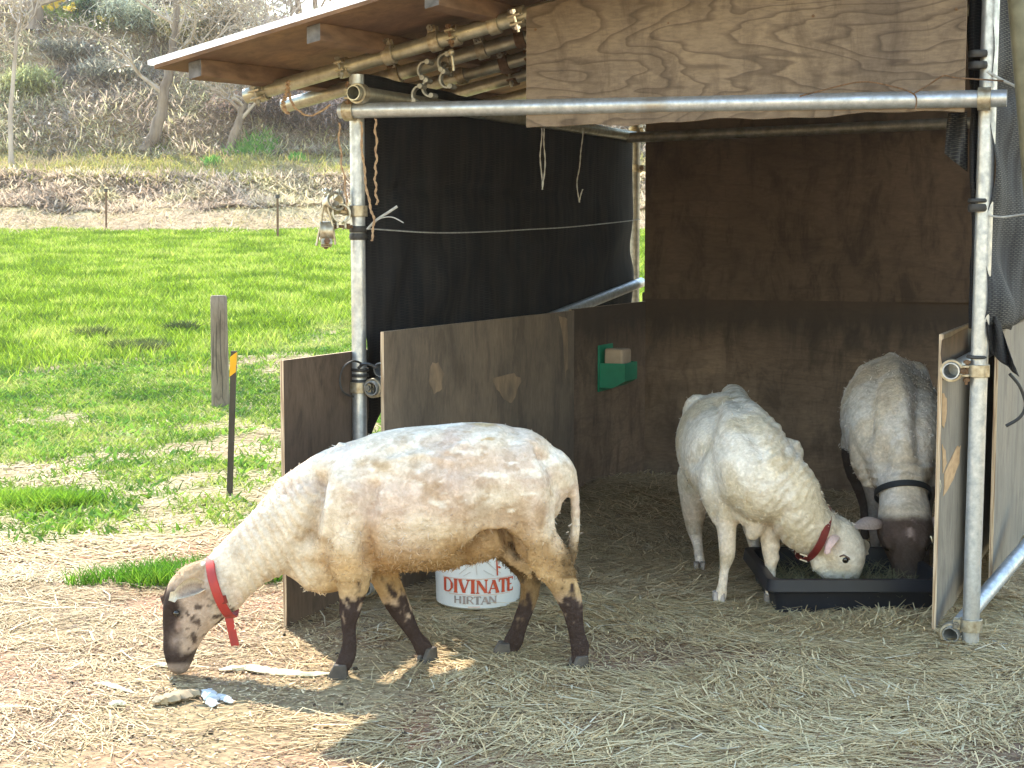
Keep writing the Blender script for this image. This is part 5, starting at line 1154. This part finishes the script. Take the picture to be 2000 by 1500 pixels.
straw_field('long_stalks', 7000, (-2.3, 2.3, 3.1, 6.2), lambda X, Y: densA(X, Y)**2, (.10, .26), (.0028, .006), [(.70, .60, .38), (.62, .50, .28), (.74, .66, .48)], 'long pale stalks lying on top of the litter', .012, (-.05, .12), curl=.025)
straw_field('chaff', 60000, (-2.3, 2.0, 3.1, 5.7), lambda X, Y: .35+.65*(fbm(X*5, Y*5, seed=158) > .5), (.006, .026), (.0025, .006), [(.60, .45, .25), (.42, .28, .15), (.74, .60, .38), (.20, .12, .07), (.14, .09, .055)], 'fine chaff and broken stalks trodden into the soil', .004, (-.1, .15), False, curl=.002)
# dung pellets
b = MB()
for k in range(90):
    X = random.uniform(-1.2, 1.9); Y = random.uniform(3.4, 5.2)+0; b.ball((X, Y, Hs(X, Y)+.004), (random.uniform(.004, .010), random.uniform(.004, .008), .005), 6, 4)
M['dung'] = simple('dung', (.035, .026, .018), (.06, .045, .03), 60, .9)
tag(b.build('droppings', 'dung'), 'small dark droppings and crumbs scattered over the straw', 'droppings', kind='stuff')

# ------------------------------------------------------------------ grass
def grass(name, N, region, dens, Lf, Wf, cols, label, lean=.35, cat='grass'):
    x0, x1, y0, y1 = region; m = 3; Y = np.sqrt(RNG.uniform(y0**2, y1**2, N*m)) if x0 is None else RNG.uniform(y0, y1, N*m)
    X = (RNG.uniform(-.40, .13, N*m)*Y-RNG.uniform(0, .6, N*m)*0) if x0 is None else RNG.uniform(x0, x1, N*m)
    k = RNG.random(N*m) < dens(X, Y); X, Y = X[k][:N], Y[k][:N]; n = len(X); Z = H(X, Y)
    a = RNG.uniform(0, 2*PI, n); le = RNG.uniform(.05, lean, n); dr = np.stack([np.cos(a)*le, np.sin(a)*le, np.ones(n)], 1)
    L = Lf(X, Y)*RNG.uniform(.55, 1.15, n); W = Wf(Y)*RNG.uniform(.7, 1.2, n)
    ci = np.clip(fbm(X*2.2, Y*2.2, seed=161)*2.2-.6+RNG.normal(0, .30, n), 0, .999)*(len(cols)-1); i0 = ci.astype(int); f = (ci-i0)[:, None]; ca = np.asarray(cols)
    cc = (ca[i0]*(1-f)+ca[np.minimum(i0+1, len(cols)-1)]*f)*RNG.uniform(.55, 1.25, (n, 1))
    bend = np.stack([np.cos(a), np.sin(a), -.5*np.ones(n)], 1)*(L*.3)[:, None]
    rl = np.stack([RNG.normal(0, 1, n), RNG.normal(0, 1, n), np.zeros(n)], 1)
    return tag(ribbons(name, np.stack([X, Y, Z-.004], 1), dr, L, W, cc, 'grass', bend, roll=rl, taper=.12), label, cat, kind='stuff')
lush = [(.14, .23, .015), (.23, .36, .020), (.32, .45, .035), (.46, .52, .11)]
weed = [(.10, .19, .022), (.18, .31, .03), (.30, .42, .05), (.44, .46, .14)]
grass('field_grass', 230000, (None, 0, 10.5, 32.3), lambda X, Y: sst(0, 1.6, field_edge(X, Y))*(Y < 31.2+2*fbm(X*.8, Y*0, seed=67)), lambda X, Y: .05+.10*fbm(X*1.5, Y*1.5, seed=171, oct=3)+.0012*Y, lambda Y: .005+.00055*Y, lush, 'lush bright green field behind the posts')
grass('weeds', 95000, (-5.8, .0, 5.2, 16.8), lambda X, Y: (green_mask(X, Y)**1.3*.9+.06*sst(7, 9, Y))*(~(inside(X, Y)*(X > -.45)))*(X > -.40*Y-.3), lambda X, Y: .030+.045*fbm(X*3, Y*3, seed=172), lambda Y: .0045+.0005*Y, weed, 'patchy low weeds and grass between the field and the straw', .9)
grass('weeds', 9000, (-5.0, .0, 5.6, 14), lambda X, Y: (green_mask(X, Y)**2)*sst(.5, .56, fbm(X*6, Y*6, seed=181))*(X > -.40*Y-.3)*(~(inside(X, Y)*(X > -.45))), lambda X, Y: .055+X*0, lambda Y: .018+.0006*Y, [(.09, .20, .03), (.16, .32, .04), (.26, .44, .06)], 'broad leaved weeds in the sparse grass', 1.3)
c0 = gnd(285, 1145)
grass('grass_clump', 5200, (c0.x-.45, c0.x+.55, c0.y-.12, c0.y+.42), lambda X, Y: sst(.9, .2, ((X-c0.x-.05-(Y-c0.y)*.8)/.42)**2+((Y-c0.y-.1)/.20)**2+(fbm(X*9, Y*9, seed=201)-.5)*1.6), lambda X, Y: .085+X*0, lambda Y: .0045+Y*0, [(.10, .26, .02), (.17, .36, .03), (.26, .44, .04)], 'bright green grass clump behind the head of the grazing sheep', .5)
c1 = gnd(75, 985)
grass('grass_clump', 2600, (c1.x-.35, c1.x+.35, c1.y-.2, c1.y+.3), lambda X, Y: sst(.9, .1, ((X-c1.x)/.3)**2+((Y-c1.y)/.22)**2+(fbm(X*8, Y*8, seed=202)-.5)*2), lambda X, Y: .085+X*0, lambda Y: .006+Y*0, [(.12, .26, .02), (.2, .38, .03), (.3, .45, .04)], 'green grass clump near the left edge of the yard', .5)
for (px, py, n, lab) in ((272, 686, 1500, 'dark tussock in the green field, largest of the three'), (180, 660, 800, 'dark tussock in the green field, leftmost of the three'), (355, 648, 700, 'dark tussock in the green field nearest the grey post')):
    p = hit(px, py); r = .30 if n > 1000 else .17
    grass('tussock', n, (p.x-r, p.x+r, p.y-r, p.y+r), lambda X, Y: sst(1, .5, ((X-p.x)/r)**2+((Y-p.y)/r)**2), lambda X, Y: .13+X*0, lambda Y: .010+Y*0, [(.045, .07, .02), (.08, .11, .03), (.14, .17, .05)], lab, .8, 'tussock')

# ------------------------------------------------------------------ far stubble, bank and brush
def brushy(name, N, y0, y1, dens, Lr, Wr, colf, label, zr_=(-.3, .8), lift=.1, cat='brush', tap=.4):
    Y = RNG.uniform(y0, y1, N); X = RNG.uniform(-.42, .16, N)*Y; k = RNG.random(N) < dens(X, Y); X, Y = X[k], Y[k]; n = len(X)
    Z = H(X, Y)+RNG.uniform(0, lift, n); dr = rnd_dirs(n, *zr_); L = RNG.uniform(*Lr, n)
    return tag(ribbons(name, np.stack([X, Y, Z], 1), dr, L, RNG.uniform(*Wr, n), colf(X, Y, n), 'brush', RNG.normal(0, .5, (n, 3))*L[:, None]*.7, taper=tap), label, cat, kind='stuff')
def pal(cols, sd, sc_=.5, jit=.25):
    def f(X, Y, n):
        ca = np.asarray(cols); ci = np.clip(fbm(X*sc_, Y*sc_, seed=sd, oct=4)*2.4-.7+RNG.normal(0, jit, n), 0, .999)*(len(cols)-1); i0 = ci.astype(int); fr = (ci-i0)[:, None]
        return (ca[i0]*(1-fr)+ca[np.minimum(i0+1, len(cols)-1)]*fr)*RNG.uniform(.6, 1.25, (n, 1))
    return f
brushy('stubble', 26000, 31, 37.5, lambda X, Y: .5+.5*fbm(X, Y*3, seed=191), (.08, .3), (.02, .04), pal([(.50, .40, .28), (.56, .44, .32), (.42, .36, .16), (.60, .52, .36)], 192), 'dry tan stubble strip beyond the green field', (-.05, .15), .03, 'stubble')
brushy('leaf_litter', 60000, 36.6, 39.8, lambda X, Y: X*0+1, (.08, .26), (.025, .06), pal([(.44, .34, .25), (.58, .46, .35), (.72, .60, .45), (.62, .55, .33)], 193, 1.0), 'brown leaf litter and dead stems on the low bank', (-.4, .5), .06)
brushy('terrace_grass', 36000, 38.8, 44.5, lambda X, Y: X*0+1, (.08, .25), (.02, .04), pal([(.42, .36, .14), (.36, .38, .09), (.50, .40, .24), (.30, .25, .16)], 194, .7), 'short yellow green grass on the terrace above the bank', (.1, .9), .02, 'grass')
def hillcol(X, Y, n):
    base = pal([(.34, .28, .22), (.52, .42, .34), (.64, .54, .45), (.58, .54, .31), (.72, .65, .45), (.48, .50, .28)], 195, .38, .30)(X, Y, n)
    return base
brushy('hill_brush', 210000, 43.4, 58, lambda X, Y: X*0+1, (.10, .40), (.020, .055), hillcol, 'tangled dry brush and twigs covering the hillside', (-.6, .7), .22)
def p2(X, Y, n): return np.asarray([(.70, .62, .52)]*n)*RNG.uniform(.7, 1.1, (n, 1))
brushy('hill_leaves', 3000, 43.5, 58, lambda X, Y: X*0+1, (.05, .12), (.05, .11), p2, 'pale dry leaves caught in the hillside brush', (-.6, .8), .7, 'leaves')
def clump(px, py, wd, hgt, n, cols, lab, name='daffodil_clump', cat='plant', flowers=0, grp=None):
    p = hit(px, py); X = p.x+RNG.normal(0, wd*.4, n); Y = p.y+RNG.normal(0, wd*.25, n); a = RNG.uniform(0, 2*PI, n); le = RNG.uniform(.05, .5, n)
    Z = H(X, Y); dr = np.stack([np.cos(a)*le, np.sin(a)*le, np.ones(n)], 1); L = hgt*RNG.uniform(.6, 1.1, n); ca = np.asarray(cols); cc = ca[RNG.integers(0, len(ca), n)]*RNG.uniform(.8, 1.2, (n, 1))
    root = thing(name, lab, cat, p, grp)
    ribbons('leaves', np.stack([X, Y, Z], 1), dr, L, np.full(n, .035), cc, 'grass', np.stack([np.cos(a), np.sin(a), -np.ones(n)*.6], 1)*(L*.25)[:, None], root)
    if flowers:
        b = MB()
        for k in range(flowers):
            x = p.x+random.gauss(0, wd*.42); y = p.y-random.uniform(0, wd*.3); c = Vector((x, y, Hs(x, y)+hgt*random.uniform(.8, 1.1)))
            for q in range(5): a_ = 2*PI*q/5; b.ball(c+Vector((.045*math.cos(a_), 0, .045*math.sin(a_))), (.032, .012, .032), 6, 4)
            b.tube([c, c+Vector((0, -.05, 0))], [.02, .03], 6)
        b.build('flowers', 'petal', root)
gc = [(.10, .28, .06), (.18, .40, .08), (.26, .46, .10)]
clump(495, 302, .75, .50, 420, gc, 'green leafy clump at the foot of the hill, largest and left of the next')
clump(520, 306, .45, .38, 260, gc, 'rounded green clump touching the right side of the large leafy one')
clump(415, 322, .28, .32, 120, gc, 'small green clump between the two leaning trees')
clump(582, 313, .25, .26, 120, gc, 'small isolated green clump far right on the terrace')
clump(310, 298, .3, .2, 100, [(.25, .34, .07)], 'low yellowish green clump at the foot of the left leaning tree')
for k, (px, py) in enumerate(((88, 28), (112, 30), (140, 34), (165, 40), (192, 46))):
    clump(px, py, .55, .38, 160, [(.20, .34, .09), (.30, .40, .12)], ['yellow daffodils on the hilltop, leftmost of the row', 'yellow daffodils on the hilltop, second from left', 'yellow daffodils on the hilltop, middle of the row', 'yellow daffodils on the hilltop, second from right', 'yellow daffodils on the hilltop, rightmost next to the shrub'][k], 'daffodils', 'flowers', 9, 'daffodils on the hilltop')

# ------------------------------------------------------------------ trees
def tree(name, label, base, path, r0, mat, nb=9, depth=4, seed=0, crown_h=4, spread=1.0, leaf=None, lean=None, group=None, budn=0, tw=.02):
    rs = random.Random(seed); root = thing(name, label, 'tree' if 'tree' in name else 'shrub', base, group)
    pts = [Vector(p) for p in path]; n = len(pts); rr = [r0*(1-.62*i/(n-1)) for i in range(n)]
    b = MB(); sm = []; smr = []
    for i in range(n-1):
        for k in range(4): sm.append(pts[i].lerp(pts[i+1], k/4)+Vector((rs.gauss(0, r0*.12), rs.gauss(0, r0*.12), 0))*(i > 0)); smr.append(rr[i]+(rr[i+1]-rr[i])*k/4)
    sm.append(pts[-1]); smr.append(rr[-1]); smr[0] *= 1.35
    b.tube(sm, smr, 10).build('trunk', mat, root)
    br = MB(); tips = []
    def grow_(p, d, L, r, lv):
        k = 4; q = [p]; dd = Vector(d)
        for i in range(k):
            dd = (dd+Vector((rs.gauss(0, .22), rs.gauss(0, .22), rs.gauss(.06, .16)))).normalized(); q.append(q[-1]+dd*L/k)
        br.tube(q, [max(r*(1-.7*i/k), tw*.5) for i in range(k+1)], 5 if lv < 2 else 3, cap=False)
        if lv >= depth: tips.append(q[-1]); tips.append(q[2]); return
        for i in range(rs.randint(2, 4)):
            j = rs.randint(1, k); e = (dd+Vector((rs.gauss(0, .75), rs.gauss(0, .75), rs.gauss(.15, .5)))).normalized(); grow_(q[j], e, L*rs.uniform(.5, .8), max(r*.5, tw*.5), lv+1)
    for i in range(nb):
        j = rs.randint(int(len(sm)*.45), len(sm)-1); a = rs.uniform(0, 2*PI); d = Vector((math.cos(a)*spread, math.sin(a)*spread, rs.uniform(.25, 1.0))).normalized()
        grow_(sm[j], d, crown_h*rs.uniform(.3, .5), smr[j]*.55, 1)
    grow_(sm[-1], Vector((0, 0, 1)), crown_h*.5, smr[-1]*.8, 1)
    cr = br.build('crown', 'barkgrey', root)
    if budn and tips:
        T = np.array([tuple(t) for t in tips]); pk = T[RNG.integers(0, len(T), budn)]+RNG.normal(0, .22, (budn, 3))
        lc = np.asarray(leaf); cc = lc[RNG.integers(0, len(lc), budn)]*RNG.uniform(.7, 1.2, (budn, 1))
        ribbons('buds_and_leaves', pk, rnd_dirs(budn, -1, 1), RNG.uniform(.05, .13, budn), RNG.uniform(.03, .07, budn), cc, 'brush', None, root, taper=.6)  # pale buds and blossom bits at the twig tips
    return root
YA = hit(284, 292).y
tree('leaning_tree', 'bare tree with a curved leaning trunk at the hill foot, left of the two', at(284, 294, YA), [at(284, 296, YA), at(300, 265, YA), at(315, 225, YA), at(322, 170, YA), at(338, 100, YA), at(345, 30, YA), at(342, -60, YA)], .20, 'bark', 11, 4, 5, 5.0, 1.0, [(.72, .66, .46), (.80, .74, .60), (.54, .52, .32)], budn=1500)
YB = hit(452, 305).y
tree('leaning_tree', 'bare tree with a straight leaning trunk at the hill foot, right of the two', at(450, 307, YB), [at(444, 306, YB), at(456, 270, YB), at(470, 225, YB), at(482, 190, YB), at(492, 140, YB)], .15, 'bark', 12, 4, 8, 3.6, 1.2, [(.40, .33, .2), (.5, .4, .32)], budn=500)
p = hit(70, 60); tree('bare_tree', 'dark trunked bare tree at the top left of the hill', p, [p, at(72, 20, p.y), at(62, -30, p.y), at(58, -160, p.y)], .26, 'bark', 8, 4, 12, 4)
p = hit(22, 330); tree('thin_tree', 'thin pale bare tree rising along the left edge', p, [p, at(20, 230, p.y), at(28, 120, p.y), at(40, 20, p.y), at(40, -80, p.y)], .07, 'barkgrey', 9, 3, 14, 3, 1.0, tw=.03)
for k, (px, r, lab) in enumerate(((512, .16, 'bare tree behind the house, leftmost of the ridge row'), (575, .10, 'thin trunk behind the house, second from left'), (588, .24, 'thick dark trunk behind the house, middle of the ridge row'), (623, .20, 'straight dark trunk behind the house, right of the thick one'), (700, .10, 'thin bare tree at the right end of the ridge row'), (735, .14, 'bare trunk just above the shelter roof edge'))):
    Yt = 74+k*1.5; bs = at(px, 90, Yt); bs.z = Hs(bs.x, bs.y)
    tree('ridge_tree', lab, bs, [bs, at(px, 60, Yt), at(px-6, 20, Yt), at(px-14, -60, Yt), at(px-14, -220, Yt)], r, 'bark', 16, 4, 30+k, 7, 1.1, group='bare trees on the ridge', tw=.045)
for k, (px, py, lab) in enumerate(((470, 118, 'slim bare sapling before the house roof, leftmost'), (500, 108, 'slim bare sapling before the house roof, second'), (535, 98, 'slim bare sapling before the house roof, third'), (560, 92, 'slim bare sapling before the house roof, rightmost'))):
    p = hit(px, py+10, 44, 58); tree('sapling_tree', lab, p, [p, at(px+4, py-45, p.y), at(px-6, py-120, p.y)], .05, 'barkgrey', 9, 3, 50+k, 3.2, 1.0, group='saplings before the house', tw=.03)
# bushes: scribbles of twigs with leaves
def bush(px, py, w_, h_, n, cols, lab, name='bush', y0=42, mat='brush', grp=None):
    p = hit(px, py, y0, 70); q = RNG.normal(0, 1, (n, 3)); q /= np.linalg.norm(q, axis=1, keepdims=True); q *= (RNG.random((n, 1))**.45); lump = .7+.6*fbm(q[:, 0]*2.3, q[:, 1]*2.3, q[:, 2]*2.3, int(abs(px)))
    P = np.array(p)+q*np.array((w_, w_*.7, h_))*lump[:, None]+np.array((0, 0, h_*.75)); ca = np.asarray(cols)
    root = thing(name, lab, 'bush', p, grp); cc = ca[RNG.integers(0, len(ca), n)]*RNG.uniform(.55, 1.25, (n, 1))
    ribbons('buds_and_leaves', P, rnd_dirs(n, -.8, .9), RNG.uniform(.10, .35, n), RNG.uniform(.02, .06, n), cc, mat, RNG.normal(0, .06, (n, 3)), root)
    b = MB()
    for k in range(9): e = p+Vector((random.gauss(0, w_*.5), random.gauss(0, w_*.3), h_*random.uniform(.9, 1.6))); b.tube([p, p.lerp(e, .5)+Vector((random.gauss(0, .1), 0, .1)), e], [.04, .025, .01], 5)
    b.build('stems', 'bark', root)
gy = [(.46, .50, .38), (.58, .62, .48), (.34, .38, .27)]; yl = [(.62, .57, .32), (.72, .65, .42), (.44, .41, .22)]; wn = [(.70, .61, .49), (.78, .72, .62), (.54, .46, .34)]; dkb = [(.12, .105, .09), (.26, .23, .19), (.42, .37, .30)]
bush(255, 62, 1.3, .6, 2400, gy, 'grey green shrub beside the daffodils on the hilltop')
bush(168, 45, .35, .45, 900, [(.09, .16, .07), (.14, .22, .09)], 'small dark green shrub amid the daffodils')
bush(305, 50, .6, .6, 1300, dkb, 'dark shrub left of the tall bare tree')
bush(390, 92, 1.6, .8, 3600, yl, 'yellowish budding bush right of the tall bare tree')
bush(455, 100, 1.2, 1.3, 4600, wn, 'pale pinkish bush next to the house roof')
bush(395, 30, 1.6, 1.2, 3200, [(.52, .52, .38), (.68, .64, .54), (.38, .39, .27)], 'tall olive bush on the hill crest behind the bare tree', y0=50)
bush(600, 130, 2.6, .55, 5000, [(.42, .34, .28), (.50, .42, .34), (.30, .24, .18)], 'low brown bushes under the house roof')
bush(560, 235, 2.2, .55, 5200, [(.30, .22, .19), (.40, .31, .27), (.24, .18, .14)], 'reddish brown bramble behind the right leaning tree')
bush(640, 255, 1.6, .5, 4000, [(.28, .21, .18), (.38, .30, .26)], 'brown bramble thicket beside the left post of the shelter')
bush(215, 160, 1.2, .4, 1600, [(.32, .32, .25), (.48, .46, .36)], 'dark twiggy bush in the middle of the slope')
bush(130, 120, .8, .4, 1300, [(.32, .32, .25), (.46, .43, .34)], 'dark twiggy bush in the upper left gully')
bush(60, 190, 1.0, .5, 2500, [(.56, .58, .28), (.42, .44, .20)], 'yellow green bush low on the left slope')

# ------------------------------------------------------------------ house and shed
hs = at(640, 60, 64); hx0, hx1 = at(478, 60, 64).x, at(860, 60, 64).x; zr0, zr1 = at(640, 150, 64).z, at(640, 34, 66).z
hz = Hs(hs.x, 64)
ho = thing('house', 'distant house with a large faded pinkish tiled roof behind the hill', 'house', ((hx0+hx1)/2, 66, hz))
b = MB(); b.box((hx0+.6, 64.6, hz-2.5), (hx1-hx0-1.2, 0, 0), (0, 5, 0), (0, 0, zr0-hz+2.6)); b.build('wall', 'housewall', ho, smooth=False)
b = MB(); nr = 15
for k in range(nr):
    t0, t1 = k/nr, (k+1)/nr
    y0_, y1_ = 63.6+t0*3.6, 63.6+t1*3.6; z0_, z1_ = zr0+(zr1-zr0)*t0, zr0+(zr1-zr0)*t1
    b.add([(hx0, y0_, z0_+.07), (hx1, y0_, z0_+.07), (hx1, y1_, z1_+.02), (hx0, y1_, z1_+.02), (hx0, y0_, z0_-.05), (hx1, y0_, z0_-.05)], [(0, 1, 2, 3), (4, 5, 1, 0)])
b.add([(hx0, 63.6, zr0-.1), (hx1, 63.6, zr0-.1), (hx1, 67.2, zr1), (hx0, 67.2, zr1), (hx0, 71, zr0-.1), (hx1, 71, zr0-.1)], [(3, 2, 5, 4), (0, 3, 4), (1, 5, 2)])
rf = b.build('roof', 'rooftile', ho, smooth=False)
b = MB(); b.box((hx0, 67.05, zr1), (hx1-hx0, 0, 0), (0, .35, 0), (0, 0, .22)); b.build('ridge_cap', 'rooftile', rf, smooth=False)
p = hit(118, 26, 45, 70); sp = Vector((p.x, p.y+2.5, Hs(p.x, p.y+2.5)))
shd = thing('shed', 'dark boarded shed behind the daffodils on the hilltop', 'shed', sp)
b = MB(); b.box(sp-Vector((1.3, 0, .3)), (2.0, 0, 0), (0, 2, 0), (0, 0, 2.3)); b.build('wall', 'shed', shd, smooth=False)
b = MB(); b.box(sp+Vector((-1.5, -.3, 2.0)), (2.4, 0, 0), (0, 2.6, .3), (0, 0, .08)); b.build('roof', 'shed', shd, smooth=False)
b = MB(); b.box(sp+Vector((-.9, -.02, .5)), (.5, 0, 0), (0, .03, 0), (0, 0, .9)); b.box(sp+Vector((.0, -.02, .5)), (.4, 0, 0), (0, .03, 0), (0, 0, .9)); b.build('window', 'rubber', shd, smooth=False)

# ------------------------------------------------------------------ thin spring haze over the whole valley
k = bpy.data.materials.new('haze'); k.use_nodes = True; k.node_tree.nodes.clear()
pv = k.node_tree.nodes.new('ShaderNodeVolumePrincipled'); ho_ = k.node_tree.nodes.new('ShaderNodeOutputMaterial'); k.node_tree.links.new(pv.outputs[0], ho_.inputs['Volume'])
pv.inputs['Color'].default_value = (1, .965, .91, 1); pv.inputs['Density'].default_value = .0007; pv.inputs['Anisotropy'].default_value = .3
M['haze'] = k
hz_ = MB().box((-460, -30, -1.5), (920, 0, 0), (0, 740, 0), (0, 0, 45)).build('haze', 'haze', None, smooth=False); hz_['kind'] = 'stuff'
